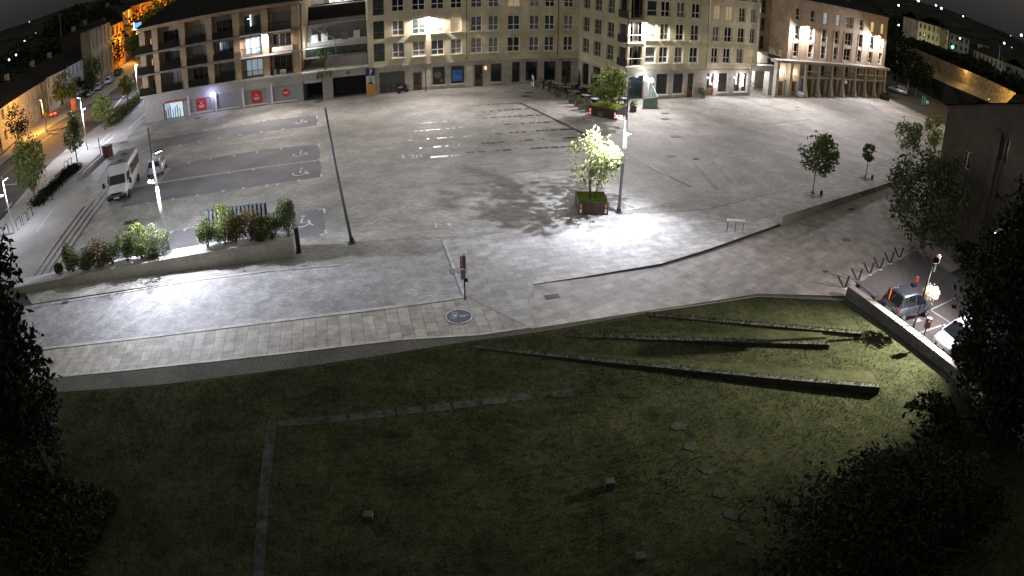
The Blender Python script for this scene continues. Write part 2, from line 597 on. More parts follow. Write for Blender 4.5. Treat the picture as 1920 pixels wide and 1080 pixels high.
flat('plaza', [at(60, 570), at(500, 507), at(870, 556), at(1000, 560), at(1500, 520), at(1900, 420), at(1800, 250), at(1656, 180), (66, 104), (-66, 104), at(275, 180), at(150, 330), at(30, 520)], 0.0, M_cobble)
flat('street', [at(40, 575), at(240, 545), at(500, 509), at(640, 497), at(838, 470), at(850, 500), at(872, 560), at(740, 577), at(495, 606), at(270, 634), at(40, 662)], 0.006, M_road_cob)
flat('banded_pavement', [at(30, 664), at(270, 634), at(495, 606), at(740, 577), at(872, 558), at(980, 545), at(1000, 616), at(870, 631), at(750, 639), at(600, 655), at(300, 688), at(30, 716)], 0.010, M_band)
flat('gravel_strip', [at(20, 716), at(300, 688), at(600, 655), at(750, 639), at(900, 628), at(1215, 582), at(1422, 550), at(1585, 560), at(1575, 585), at(1420, 570), at(1205, 600), at(900, 655), at(600, 700), at(20, 755)], 0.014, M_strip)
flat('slab_pavement', [at(872, 556), at(850, 500), at(832, 452), at(1000, 430), at(1160, 403), at(1330, 393), at(1440, 366), at(1560, 330), at(1745, 280), at(1740, 320), at(1660, 352), at(1465, 422), at(1330, 470), at(1240, 497), at(1110, 518), at(1000, 534), at(1000, 617)], 0.018, M_slab)
flat('lower_pavement', [at(1000, 535), at(1110, 519), at(1240, 498), at(1330, 471), at(1466, 424), at(1660, 354), at(1760, 330), at(1880, 470), at(1760, 520), at(1585, 556), at(1422, 551), at(1215, 583), at(1000, 616)], 0.024, M_lower)
flat('lawn', [at(-60, 770), at(90, 737), at(300, 722), at(600, 684), at(870, 642), at(1020, 622), at(1210, 588), at(1425, 557), at(1578, 564), at(1770, 712), at(1900, 830), (30, 8), (24, -14), (-26, -14), (-30, 10)], 0.028, M_grass)
# right car park and its lane
flat('car_park', [at(1588, 545), at(1660, 500), at(1720, 470), at(1850, 560), (44, 26), (40, 14), (24, 12), at(1775, 700)], 0.030, M_carpark)

M_edge = mat('worn_kerb', (.36, .345, .3), .75, .25, 3, bump=.1, big=.5)
kb = MB()
for L, w in (([(60, 577), (240, 547), (360, 527), (500, 509), (640, 497)], 0.14), ([(30, 662), (90, 653), (270, 633), (495, 605), (740, 576), (872, 557)], 0.24),
             ([(872, 557), (850, 500), (832, 452)], 0.2), ([(150, 703), (300, 688), (600, 655), (750, 637), (900, 628), (960, 619)], 0.13),
             ([(1210, 586.5), (1422, 556.5), (1580, 563.5)], 0.02)):
    kb.strip(pix(L), w, 0.034)
struct('kerb_edging', kb, M_edge)
kb = MB()
kb.strip(pix([(1160, 402), (1250, 398), (1330, 392), (1440, 365), (1560, 329), (1745, 279)]), 0.12, 0.026)
kb.strip(pix([(1005, 526), (1110, 511), (1235, 490), (1325, 464), (1450, 423)]), 0.14, 0.026)
struct('paving_edge', kb, M_stain)

# stone steps along the left edge of the square
b0, b1 = at(51, 527), at(176, 356)
d = (b1 - b0).normalized()
nv = Vector((-d.y, d.x, 0))
for k in range(4):
    o = nv * (-0.62 * k)
    z1 = 0.24 - 0.035 * k
    mb = MB()
    s0, s1 = b0 + o - d * 0.5 * k, b0 + o + d * (13.2 + 1.6 * k)
    mb.prism([s0, s1, s1 - nv * 0.6, s0 - nv * 0.6], 0.0, z1 - 0.1)
    struct('stone_step', mb, M_walk)
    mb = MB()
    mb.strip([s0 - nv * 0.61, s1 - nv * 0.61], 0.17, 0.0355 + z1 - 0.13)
    struct('riser_shade_strip', mb, M_dkslot)  # dark strip painted in for the shaded riser

# left pavement and street
flat('left_pavement', [at(20, 560), at(47, 530), at(172, 360), at(200, 312), at(245, 250), at(282, 215), at(275, 160), at(262, 170), at(215, 214), at(150, 261), at(100, 300), at(25, 385), at(-40, 470)], 0.004, M_walk)
rd = [at(-120, 500), at(25, 386), at(100, 301), at(150, 262), at(215, 215), at(265, 170), at(276, 140), at(284, 120), at(262, 122), at(240, 150), at(200, 180), at(140, 212), at(100, 235), at(60, 265), at(-20, 330), at(-140, 420)]
flat('left_road', rd, 0.002, M_asph)
flat('far_pavement', [at(262, 121), at(240, 149), at(200, 179), at(140, 211), at(100, 234), at(60, 264), at(-60, 360), at(-60, 320), at(3, 292), at(57, 240), at(90, 213), at(130, 190), at(160, 170), at(205, 140), at(245, 112)], 0.006, M_walk)
mk = MB()
for a, b in (((120, 286), (131, 276)), ((130, 288), (146, 272)), ((140, 288), (163, 265)), ((151, 287), (165, 270)), ((186, 270), (206, 250)), ((195, 272), (216, 252))):
    mk.strip([at(*a), at(*b)], 0.55, 0.012)
for a, b in (((128, 312), (150, 290)), ((30, 384), (46, 364)), ((213, 204), (222, 192)), ((222, 192), (232, 180)), ((246, 160), (252, 152)), ((0, 417), (6, 410)), ((11, 395), (22, 380)), ((10, 347), (34, 345))):
    mk.strip([at(*a), at(*b)], 0.3, 0.012)
mk.strip(pix([(-20, 352), (60, 282), (100, 250), (140, 226)]), 0.12, 0.012)
struct('road_marking', mk, M_paint)
mk = MB()
mk.strip(pix([(240, 243), (262, 222), (278, 208)]), 0.5, 0.010)
mk.strip(pix([(70, 435), (85, 410), (100, 392)]), 0.15, 0.010)
struct('footway_marking', mk, M_paint)

# parking bays: asphalt strips, corner marks, wheelchair symbols
def bay(L):
    return [at(x, y) for x, y in L]


for L in ([(284, 263), (400, 244), (496, 227), (594, 215.5), (597, 235), (480, 250), (400, 262), (280, 281)],
          [(325, 310), (400, 296), (500, 280), (598, 270.5), (600.5, 299), (475, 315), (330, 336), (300, 341)],
          [(246, 353), (337, 338.5), (475, 317.5), (600.5, 301), (603, 332), (500, 346), (420, 358.5), (275, 381), (225, 389)],
          [(154, 463), (250, 446), (347, 430), (430, 416), (510, 404.5), (607, 391.5), (611, 440), (560, 447), (440, 470), (300, 500), (120, 505)]):
    flat('parking_bay', bay(L), 0.005, M_bay)
mk = MB()


def tick(px, py, s=0.34, ang=None):
    p = at(px, py)
    a = math.radians(15)
    d1, d2 = Vector((math.cos(a), math.sin(a), 0)), Vector((-math.sin(a), math.cos(a), 0))
    mk.poly([tuple(p + d1 * s * 0.7 + Vector((0, 0, .012))), tuple(p + d2 * s * 0.5 + Vector((0, 0, .012))), tuple(p - d1 * s * 0.7 + Vector((0, 0, .012))), tuple(p - d2 * s * 0.12 + Vector((0, 0, .012)))])
    mk.poly([tuple(p + d1 * .06 + Vector((0, 0, .013))), tuple(p - d1 * .06 + Vector((0, 0, .013))), tuple(p - d1 * .06 - d2 * s * .9 + Vector((0, 0, .013))), tuple(p + d1 * .06 - d2 * s * .9 + Vector((0, 0, .013)))])


for x, y in ((315, 256), (349, 250.5), (384, 244), (420, 238), (457, 232), (495, 226.5), (534, 221), (302, 278), (337, 272), (374, 265), (411, 259), (450, 253), (490, 247), (531, 242),
             (354, 305), (395, 298), (439, 292), (482, 285), (527, 279), (340, 336), (384, 330), (430, 324), (475, 318), (524, 309), (565, 304),
             (278, 381), (324, 373), (370, 366), (418, 358), (456, 353), (500, 348), (520, 345), (560, 338), (237, 389), (197, 397), (154, 463), (250, 446), (347, 430), (322, 435), (515, 404), (186, 377), (370, 428), (272, 250), (268, 284)):
    tick(x, y)
for L in ([(580, 216), (594, 215), (594.5, 222)], [(585, 238), (597, 234), (596, 229)], [(590, 272), (598, 270), (598, 276)], [(588, 304), (600, 296), (601, 304)], [(592, 336), (603, 332), (602, 326)], [(597, 394), (607, 391), (609, 399)], [(600, 441), (611, 438), (610, 431)]):
    mk.strip(pix(L), 0.16, 0.012)
struct('bay_marking', mk, M_paint)


def wheelchair(px, py, s):
    p = at(px, py)
    a = math.radians(15)
    d1, d2 = Vector((math.cos(a), math.sin(a), 0)), Vector((-math.sin(a), math.cos(a), 0))
    w = MB()
    ring = [p + (d1 * (math.cos(t) * .55) + d2 * (math.sin(t) * .55)) * s for t in [math.radians(q) for q in range(-200, 60, 20)]]
    w.strip(ring, 0.13, 0.013)
    w.strip([p + d1 * .1 * s + d2 * .75 * s, p + d2 * .05 * s, p + d1 * .5 * s, p + d1 * .75 * s - d2 * .5 * s], 0.15, 0.014)
    w.strip([p + d1 * .1 * s + d2 * 1.15 * s, p + d1 * .1 * s + d2 * .95 * s], 0.24, 0.014)
    struct('wheelchair_symbol', w, M_paint)


for x, y, s in ((564, 229, 1.0), (562, 289, 1.05), (562, 324.5, 1.05), (564, 419, 1.1)):
    wheelchair(x, y, s)
mk = MB()
mk.strip(pix([(225, 356), (337, 337), (475, 316.5), (590, 300.5)]), 0.12, 0.013)
mk.strip(pix([(430, 270), (480, 263), (560, 252), (600, 247)]), 0.2, 0.012)
struct('faded_line', mk, M_faded)

# slot drains and the rows of the dry fountain
mb = MB()
mb.strip(pix([(975, 193), (1102, 254.5), (1165, 285)]), 0.3, 0.016)
mb.strip(pix([(1165, 285), (1190, 297), (1215, 310)]), 0.14, 0.016)
mb.strip(pix([(1215, 310), (1255, 330), (1296, 351)]), 0.3, 0.016)
tag(mb.build('slot_drain', M_dkslot), 'long dark slot drain cutting diagonally across the cobbled square', 'drain')
rows = [((878, 199), (974, 193), None, None), ((905, 210.5), (992, 203.5), None, None), ((905, 222), (1019, 215.5), (767, 233.5), (873, 225)), ((932, 234.5), (1046, 228), (776, 246.5), (869, 239)),
        ((917, 252), (1073, 242), (765, 263.5), (884, 255)), ((902, 269.5), (1094, 257), (771, 279.5), (863, 272)), ((873, 286.5), (1090, 274), (802, 295.5), (865, 291))]
M_glint = mat('painted_wet_glint', (0.6, 0.6, 0.58), 0.35, 0.2, 6)  # lamp sheen on the wet slots, put in as pale colour
for i, (a, b, c, e) in enumerate(rows):
    rng = random.Random(40 + i)
    dk = MB()
    A, B = at(*a), at(*b)
    u = 0.0
    while u < 1:
        ln = rng.uniform(.02, .08) * (1.8 if u > .7 else 1)
        if rng.random() < 0.5 + 0.45 * u:
            dk.strip([A.lerp(B, u), A.lerp(B, min(u + ln, 1))], 0.36 if i else 0.3, 0.016)
        u += ln + rng.uniform(.01, .035) * (0.4 if u > .75 else 1)
    o = dk.build('fountain_row', M_dkslot)
    tag(o, '%s row of dark wet slots of the dry fountain counted from the far end' % ORD[i], 'fountain slots', 'rows of slots of the dry fountain')
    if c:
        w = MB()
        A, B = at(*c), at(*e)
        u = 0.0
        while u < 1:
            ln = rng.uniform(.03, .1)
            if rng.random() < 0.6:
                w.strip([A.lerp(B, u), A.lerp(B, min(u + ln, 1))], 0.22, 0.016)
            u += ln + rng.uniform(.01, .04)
        w.build('glint_slot', M_glint, o)
mk = MB()
for L in ([(755, 291), (757, 297)], [(766, 291), (774, 290.5), (775, 297)], [(782, 297), (781, 290.5), (788, 289.5), (790, 295.5)], [(816, 418), (819, 427)], [(840, 419), (845, 424)]):
    mk.strip(pix(L), 0.17, 0.017)
struct('painted_numerals', mk, M_paint)
mk = MB()
for a, b in (((1424, 228), (1432, 231)), ((1197, 248), (1222, 247.5)), ((1208, 272.5), (1225, 273.5)), ((1486, 310), (1497, 315)), ((1316, 229), (1325, 231)), ((1575, 214), (1582, 216)), ((1074, 451), (1083, 450)), ((1248, 386), (1256, 385))):
    mk.strip([at(*a), at(*b)], 0.22, 0.022)
struct('stray_paint_mark', mk, M_faded)
mk = MB()
for L in ([(1330, 296), (1352, 320), (1372, 345)], [(1302, 309), (1322, 330), (1345, 356)], [(1336, 300), (1390, 288), (1460, 281)], [(1000, 323), (1060, 318), (1140, 312)], [(900, 350), (990, 343), (1080, 333), (1140, 327)], [(860, 332), (950, 325), (1010, 318)],
          [(1060, 238), (1090, 224), (1125, 217)], [(1290, 240), (1400, 238), (1520, 224)]):
    mk.strip(pix(L), 0.32, 0.004)
struct('tyre_stain', mk, M_tread)

# round cycle and pedestrian marking on the pavement
c = at(860.5, 594)
mb = MB().poly([(c.x + 0.66 * math.cos(t), c.y + 0.66 * math.sin(t), 0.036) for t in [2 * PI * k / 40 for k in range(40)]])
struct('round_path_marking', mb, M_faded)
mb = MB().poly([(c.x + 0.58 * math.cos(t), c.y + 0.58 * math.sin(t), 0.040) for t in [2 * PI * k / 40 for k in range(40)]])
struct('round_path_panel', mb, mat('slate_blue_paint', (0.05, 0.065, 0.085), 0.6, 0.15, 6))
mb = MB()


def circ(cx, cy, r, w):
    mb.strip([Vector((c.x + cx + r * math.cos(t), c.y + cy + r * math.sin(t))) for t in [2 * PI * k / 16 for k in range(17)]], w, 0.044)


circ(-.26, -.12, .12, .04)
circ(-.22, .2, .12, .04)
for L in ([(-.26, -.12), (-.12, 0), (-.22, .2)], [(-.12, 0), (-.3, .06)], [(-.1, -.1), (-.06, .12)]):
    mb.strip([Vector((c.x + x, c.y + y)) for x, y in L], 0.04, 0.045)
for L in ([(.02, .02), (.34, .1)], [(.05, -.06), (.22, -.08), (.3, .02)], [(.3, .06), (.46, .1)]):
    mb.strip([Vector((c.x + x, c.y + y)) for x, y in L], 0.06, 0.045)
struct('cycle_symbol', mb, M_faded)

# hills round the town
HM = MB()
az = [(-80, 0), (-60, 6), (-46.4, 22.5), (-43.2, 22), (-39, 23), (-34, 21), (-20, 18), (0, 18), (20, 18), (30, 22), (33.7, 23.5), (37.2, 25), (41.4, 24.5), (45.7, 22), (55, 14), (80, 0)]
prof = [(190, 0.0), (240, 0.3), (290, 0.62), (340, 0.88), (380, 1.0), (460, 0.9)]
A = []
for a in range(-80, 81, 2):
    for k in range(len(az) - 1):
        if az[k][0] <= a <= az[k + 1][0]:
            f = (a - az[k][0]) / (az[k + 1][0] - az[k][0])
            hh = az[k][1] * (1 - f) + az[k + 1][1] * f
            break
    A.append((math.radians(a), hh))
base = len(HM.v)
for a, hh in A:
    for r, f in prof:
        HM.v.append((r * math.sin(a), r * math.cos(a), hh * f + (RR.uniform(-.7, .7) if 0 < f else -.05)))
n = len(prof)
for k in range(len(A) - 1):
    for j in range(n - 1):
        i = k * n + j
        HM.f.append((i, i + n, i + n + 1, i + 1))
struct('hills', HM, M_hill)


def hill_z(p):
    r = math.hypot(p[0], p[1])
    for k in range(n - 1):
        if prof[k][0] <= r <= prof[k + 1][0]:
            f = (r - prof[k][0]) / (prof[k + 1][0] - prof[k][0])
            return 22 * (prof[k][1] * (1 - f) + prof[k + 1][1] * f)
    return 0.0


# ================================================================== BUILDINGS
class Face:
    """local frame of a facade: x along it, -y towards the square"""
    def __init__(s, A, B):
        s.A = Vector((A[0], A[1], 0))
        d = Vector((B[0], B[1], 0)) - s.A
        s.len = d.length
        s.t = d.normalized()
        s.rz = math.atan2(s.t.y, s.t.x)
        s.n = Vector((s.t.y, -s.t.x, 0))

    def sz(s, px, py):
        d = ray(px, py)
        k = s.A.dot(s.n) / Vector((d.x, d.y, 0)).dot(s.n)
        q = Vector((d.x * k, d.y * k, 0)) - s.A
        return q.dot(s.t), H + d.z * k

    def x(s, px, py=80):
        return s.sz(px, py)[0]

    def w(s, x, y, z):
        return s.A + s.t * x - s.n * y + Vector((0, 0, z))


def wall(mb, x0, x1, z0, z1, holes, y=0.0, depth=0.25):
    xs = sorted(set([x0, x1] + [v for h in holes for v in h[:2] if x0 < v < x1]))
    zs = sorted(set([z0, z1] + [v for h in holes for v in h[2:4] if z0 < v < z1]))
    for i in range(len(xs) - 1):
        for j in range(len(zs) - 1):
            cx, cz = (xs[i] + xs[i + 1]) / 2, (zs[j] + zs[j + 1]) / 2
            if any(h[0] < cx < h[1] and h[2] < cz < h[3] for h in holes):
                continue
            mb.poly([(xs[i], y, zs[j]), (xs[i + 1], y, zs[j]), (xs[i + 1], y, zs[j + 1]), (xs[i], y, zs[j + 1])])
    for a, b, c, e in holes:
        mb.poly([(a, y, c), (a, y + depth, c), (a, y + depth, e), (a, y, e)])
        mb.poly([(b, y, c), (b, y, e), (b, y + depth, e), (b, y + depth, c)])
        mb.poly([(a, y, e), (a, y + depth, e), (b, y + depth, e), (b, y, e)])
        mb.poly([(a, y, c), (b, y, c), (b, y + depth, c), (a, y + depth, c)])
    return mb


M_drape = mat('half_drawn_drapes', (.22, .2, .16), .6, .6, 2.2)
WC = {}


def window(parent, x0, x1, z0, z1, y=0.2, style='cross', frame=None, pane=None, sill=None, name='window'):
    w, h = round(x1 - x0, 2), round(z1 - z0, 2)
    frame = frame or M_white
    key = (w, h, style, frame.name)
    if key not in WC:
        mb = MB()
        t = 0.07
        mb.bx(0, t, -.05, .05, 0, h).bx(w - t, w, -.05, .05, 0, h).bx(t, w - t, -.05, .05, 0, t).bx(t, w - t, -.05, .05, h - t, h)
        if style in ('cross', 'double'):
            mb.bx(w / 2 - .045, w / 2 + .045, -.045, .045, t, h - t)
        if style in ('cross', 'bar'):
            zb = h * 0.36
            for q0, q1 in (((t, w / 2 - .045), (w / 2 + .045, w - t)) if style == 'cross' else ((t, w - t),)):
                mb.bx(q0, q1, -.04, .04, zb - .04, zb + .04)
        if style == 'triple':
            for f in (1 / 3, 2 / 3):
                mb.bx(w * f - .03, w * f + .03, -.045, .045, t, h - t)
        WC[key] = mb.mesh('window', frame)
    o = child(name, WC[key], parent, (x0, y, z0))
    pane = pane or RR.choice([M_glass, M_glass, M_grgl, M_grgl, M_curt, M_drape])
    pk = (w, h, pane.name)
    if pk not in WC:
        WC[pk] = MB().bx(.03, w - .03, .02, .03, .03, h - .03).mesh('pane', pane)
    child('pane', WC[pk], o)
    if sill:
        sk = (w, 'sill', sill)
        if sk not in WC:
            WC[sk] = MB().bx(-.12, w + .12, -sill, 0, -.09, -.002).mesh('sill', M_cream)
        child('sill', WC[sk], o, (0, -y, 0))
    return o


def door(parent, x0, x1, z0, z1, m, y=0.22, glass=True):
    w, h = x1 - x0, z1 - z0
    mb = MB().bx(0, .1, -.05, .05, 0, h).bx(w - .1, w, -.05, .05, 0, h).bx(.1, w - .1, -.05, .05, h - .12, h).bx(.1, w - .1, -.03, .03, 0, h * .32)
    o = mb.build('door', m, parent)
    o.location = (x0, y, z0)
    MB().bx(.1, w - .1, -.01, .01, h * .32, h - .12).build('pane', M_glass if glass else m, o)
    MB().bar((w * .8, -.09, h * .45), (w * .8, -.09, h * .55), .03).build('handle', M_rim, o)
    return o


# ---------------------------------------------------------------- left apartment block
F1 = Face(at(290, 228), at(566, 190))
T = thing('apartment_block', 'ochre apartment block with dark balconies over shuttered shops on the left of the square', 'apartment building', F1.A, F1.rz)
L1 = F1.len
SL = [3.6, 6.4, 9.15, 12.3]
X0, X1 = -1.25, 20.35
cols_x = [1.15, 5.05, 8.75, 12.35, 16.0, 19.75]
shops = [(1.55, 4.45, 0.02, 2.15), (5.4, 8.4, 0.3, 2.1), (9.2, 12.15, 0.3, 2.2), (12.9, 15.75, 0.3, 2.2), (16.6, 19.55, 0.3, 2.2)]
wm = wall(MB(), X0, X1, 0, SL[0] - .25, shops, 0.0, 0.35)
wm.poly([(X0, 0, 0), (X0, 13, 0), (X0, 13, 3.35), (X0, 0, 3.35)]).poly([(X1, 0, 0), (X1, 13, 0), (X1, 13, 3.35), (X1, 0, 3.35)])
wm.build('ground_floor_wall', M_conc, T)
wins = []
wb = MB()
for fl in range(3):
    holes = []
    for k in range(5):
        a, b = cols_x[k] + .45, cols_x[k + 1] - .45
        holes.append((a + .25, b - .3, SL[fl] + .05, SL[fl] + 2.2))
    holes.append((-.2, .12, SL[fl] + .75, SL[fl] + 1.7))
    wall(wb, X0, X1, SL[fl] - .02, SL[fl + 1] - .2, holes, 1.3, .15)
    for k, h in enumerate(holes[:5]):
        pane = [M_curt, M_glass, M_grgl, M_curt, M_glass][(k + fl * 2) % 5]
        if (k, fl) in ((3, 1), (3, 0)):
            pane = M_cold
        o = window(T, h[0], h[1], h[2], h[3], 1.42, 'triple', M_bronze, pane)
    window(T, -.2, .12, SL[fl] + .75, SL[fl] + 1.7, 1.42, 'plain', M_bronze, M_lit if fl else M_glass)
wb.poly([(X1, 1.3, SL[0]), (X1, 13, SL[0]), (X1, 13, SL[3]), (X1, 1.3, SL[3])]).poly([(X0, 1.3, SL[0]), (X0, 13, SL[0]), (X0, 13, SL[3]), (X0, 1.3, SL[3])])
wb.build('upper_wall', M_brick, T)
for x in cols_x:
    MB().bx(x - .42, x + .42, 0.02, 1.28, SL[0] + .02, SL[3] - .25).build('pilaster', M_brick, T)
MB().bx(X0 + .05, X0 + .9, 0.02, 1.28, SL[0] + .02, SL[3] - .25).build('pilaster', M_brick, T)
for fl in range(3):
    MB().bx(X0 - .5, X1 + .05, -.22, 1.25, SL[fl] - .25, SL[fl]).build('floor_slab', M_conc if fl == 0 else M_concd, T)
    bays = [(X0 - .45, cols_x[0] - .45)] + [(cols_x[k] + .45, cols_x[k + 1] - .45) for k in range(5)]
    for bi, (a, b) in enumerate(bays):
        mb = MB().bx(a, b, -.14, -.1, SL[fl] + .95, SL[fl] + 1.02)
        xx = a
        while xx < b:
            mb.bx(xx, xx + .035, -.13, -.11, SL[fl] + .02, SL[fl] + .95)
            xx += .13
        if bi == 0:
            mb.bx(a, b, -.09, -.06, SL[fl] + .02, SL[fl] + 1.0)
            mb.bx(a, a + .05, -.05, 1.2, SL[fl] + .02, SL[fl] + 1.0)
        elif bi not in (4, 5):
            mb.bx(a, b, -.09, -.07, SL[fl] + .08, SL[fl] + .85)
        mb.build('balcony_railing', M_rail, T)
    if fl:
        MB().bx(cols_x[3] + .5, cols_x[5] - .5, -.27, -.225, SL[fl] - .2, SL[fl] - .02).build('slab_edge', M_pale, T)
MB().bx(X0, X1, -.1, 1.3, SL[3] - .2, SL[3] + .25).build('eaves_band', M_brick, T)
r = MB()
e = 0.45
q = [(X0 - e, -e, 12.58), (X1 + .3, -e, 12.58), (X1 + .3, 13.4, 12.58), (X0 - e, 13.4, 12.58), (X0 + 6.5, 6.5, 16.4), (X1 + .3, 6.5, 16.4)]
r.poly([q[0], q[1], q[5], q[4]]).poly([q[2], q[3], q[4], q[5]]).poly([q[0], q[4], q[3]]).poly([q[1], q[2], q[5]]).poly([q[0], q[3], q[2], q[1]])
r.build('roof', M_roof, T)
# ground floor shops
MB().bx(2.45, 4.3, .18, .2, .1, 2.05).build('shop_display', emat('shop_glow', (0.7, 0.9, 0.95), 0.42), T)
for k in range(7):
    MB().bx(1.75 + k * .34, 1.85 + k * .34, .14, .17, .1, 1.2 + .25 * (k % 3)).build('shelf_silhouette', M_dark, T)
MB().bx(1.65, 2.4, .18, .2, .1, 2.05).build('shop_display', emat('shop_glow_dim', (0.5, 0.65, 0.75), 0.22), T)
MB().bx(1.9, 4.9, -.35, -.02, 2.2, 2.32).build('shop_awning', M_red, T)
for k, hq in enumerate(shops[1:]):
    mb = MB().bx(hq[0], hq[1], .2, .24, hq[2], hq[3])
    for j in range(12):
        z = hq[2] + (hq[3] - hq[2]) * (j + .5) / 12
        mb.bx(hq[0] + .02, hq[1] - .02, .185, .2, z - .05, z + .04)
    sh = mb.build('roller_shutter', M_shut, T)
    MB().bx(hq[0] - .08, hq[1] + .08, -.08, .1, hq[2] - .1, hq[2] - .002).build('shop_sill', M_pale, T)
    MB().bx(hq[0] - .3, hq[0] - .05, -.06, -.002, .05, 2.6).build('stone_jamb', M_pale, T)
    if k in (0, 2):
        cx = (hq[0] + hq[1]) / 2 + (.05 if k == 0 else .1)
        cz = 1.2
        p = MB()
        pts = []
        for cxx, czz, a0 in ((.5, .55, 0), (-.5, .55, 90), (-.5, -.55, 180), (.5, -.55, 270)):
            for a in range(0, 91, 30):
                pts.append((cx + cxx + .22 * math.cos(math.radians(a0 + a)), .16, cz + czz + .22 * math.sin(math.radians(a0 + a))))
        p.poly(pts)
        pp = p.build('red_poster', M_red, sh)
        g = MB()
        g.bar((cx - .24, .152, cz + .55), (cx - .1, .152, cz + .2), .08, .01).bar((cx + .24, .152, cz + .55), (cx + .1, .152, cz + .2), .08, .01).bar((cx - .13, .151, cz + .17), (cx + .13, .151, cz + .17), .01, .09).bar((cx - .03, .152, cz + .52), (cx + .08, .152, cz + .35), .06, .01)
        for j, ww in enumerate((.4, .3)):
            for ii in range(5):
                xx = cx - ww + ii * ww * .4
                g.bx(xx, xx + ww * .27, .149, .154, cz - .2 - j * .2, cz - .06 - j * .2)
        g.build('poster_print', M_white, sh)
    if k == 3:
        cx, cz = (hq[0] + hq[1]) / 2 + .1, 1.25
        MB().poly([(cx + .5 * math.cos(t), .16, cz + .5 * math.sin(t)) for t in [2 * PI * j / 28 for j in range(28)]]).build('round_red_sign', M_red, sh)
        g = MB()
        for ii in range(4):
            g.bx(cx - .3 + ii * .16, cx - .18 + ii * .16, .149, .154, cz - .06, cz + .08)
        g.build('sign_print', M_white, sh)
# furniture on the corner balconies
MB().bx(16.6, 19.2, .6, .9, SL[1] + .02, SL[1] + .6).bx(16.9, 17.2, -.05, .2, SL[0] + .02, SL[0] + .7).bx(17.6, 18.4, 0, .2, SL[0] + .02, SL[0] + .62).build('balcony_furniture', M_cream, T)
MB().bar((14.05, .9, 10.0), (14.05, .9, 11.5), .09).bar((13.6, .9, 11.0), (14.05, .9, 11.05), .08).build('balcony_light', emat('balcony_glow', (.8, .9, 1), 3), T)

# ---------------------------------------------------------------- middle block: central facade
F2 = Face(at(690, 178), at(990, 158))
C3 = Vector((7.81, 81.47, 0))
T = thing('apartment_block', 'beige stone apartment block with rows of white windows, middle of the far side', 'apartment building', F2.A, F2.rz)
L2 = (C3 - F2.A).length
wx = [(3.05, 4.45), (5.4, 6.9), (7.6, 9.1), (9.9, 11.2), (12.3, 13.6), (14.4, 15.6), (16.7, 18.2), (19.4, 20.6), (21.3, 22.5), (23.7, 24.9)]
wz = [(4.25, 6.1), (7.0, 8.85), (9.95, 11.8), (12.85, 14.7)]
gh = [(1.4, 4.45, 0, 2.6), (5.4, 6.4, 0, 2.25), (7.7, 9.2, .5, 2.75), (9.9, 11.5, .5, 2.75), (12.75, 13.75, 0, 2.75), (14.7, 16.05, .45, 2.8), (17.3, 18.3, .3, 2.9), (19.0, 20.5, .4, 2.9), (21.3, 22.8, .4, 2.9), (23.6, 24.8, 0, 2.9)]
lg = [(.85, 2.15, z0 - .3, z1 + .1) for z0, z1 in wz]
holes = [(a, b, c, e) for a, b in wx for c, e in wz] + lg
mb = wall(MB(), 0.25, L2, 3.2, 17.5, holes, 0, .3)
mb.poly([(0.25, 0, 3.2), (0.25, 12, 3.2), (0.25, 12, 17.5), (0.25, 0, 17.5)])
mb.bx(0.25, L2, .02, 12, 17.5, 17.7)
mb.build('upper_wall', M_stone, T)
wall(MB(), 0.62, L2, 0, 3.17, gh, .03, .3).build('ground_floor_wall', M_stone2, T)
MB().bx(0.25, L2 - .06, -.06, .02, 3.18, 3.3).build('string_course', M_stone2, T)
for i, (a, b) in enumerate(wx):
    for j, (c, e) in enumerate(wz):
        window(T, a, b, c, e, .2, 'cross', M_white, M_litdim if (i, j) in ((6, 2), (3, 1)) else (M_curt if (i * 3 + j * 5) % 7 == 0 else None), .22)
for a, b, c, e in lg:
    window(T, a, b, c, e, .26, 'bar', M_bronze, M_grgl)
for k, (a, b, c, e) in enumerate(gh):
    if k in (1, 4, 9):
        door(T, a, b, c + .02, e, M_wood, .25)
    else:
        window(T, a, b, c, e, .25, 'plain' if k else 'triple', M_bronze, M_grgl if k == 0 else M_glass, .14 if k in (2, 3, 5) else None, 'shop_window')
MB().bx(11.7, 12.55, 0.0, .028, 0.05, 2.6).build('wall_panel', M_cream, T)
MB().bx(6.5, 7.5, 0.0, .028, 0.4, 2.5).build('wall_panel', M_cream, T)
for cx, cz, rr in ((8.35, 1.7, .45), (8.8, .95, .22)):
    MB().poly([(cx + rr * math.cos(t), .2, cz + rr * math.sin(t)) for t in [2 * PI * j / 20 for j in range(20)]]).build('window_sticker', M_curt, T)
MB().bx(10.1, 11.3, .19, .2, .8, 2.2).build('blue_poster', mat('blue_poster_print', (.05, .16, .4), .5, .5, 3), T)
for xx in (11.75, 22.95):
    MB().tube([(xx, -.07, 3.4), (xx, -.07, 17.4)], [.05, .05], 8).build('drainpipe', M_bronze, T)
MB().bx(13.95, 14.15, -.12, -.01, 2.1, 2.5).build('wall_light', emat('warm_wall_light', (1, .5, .3), 2.0), T)

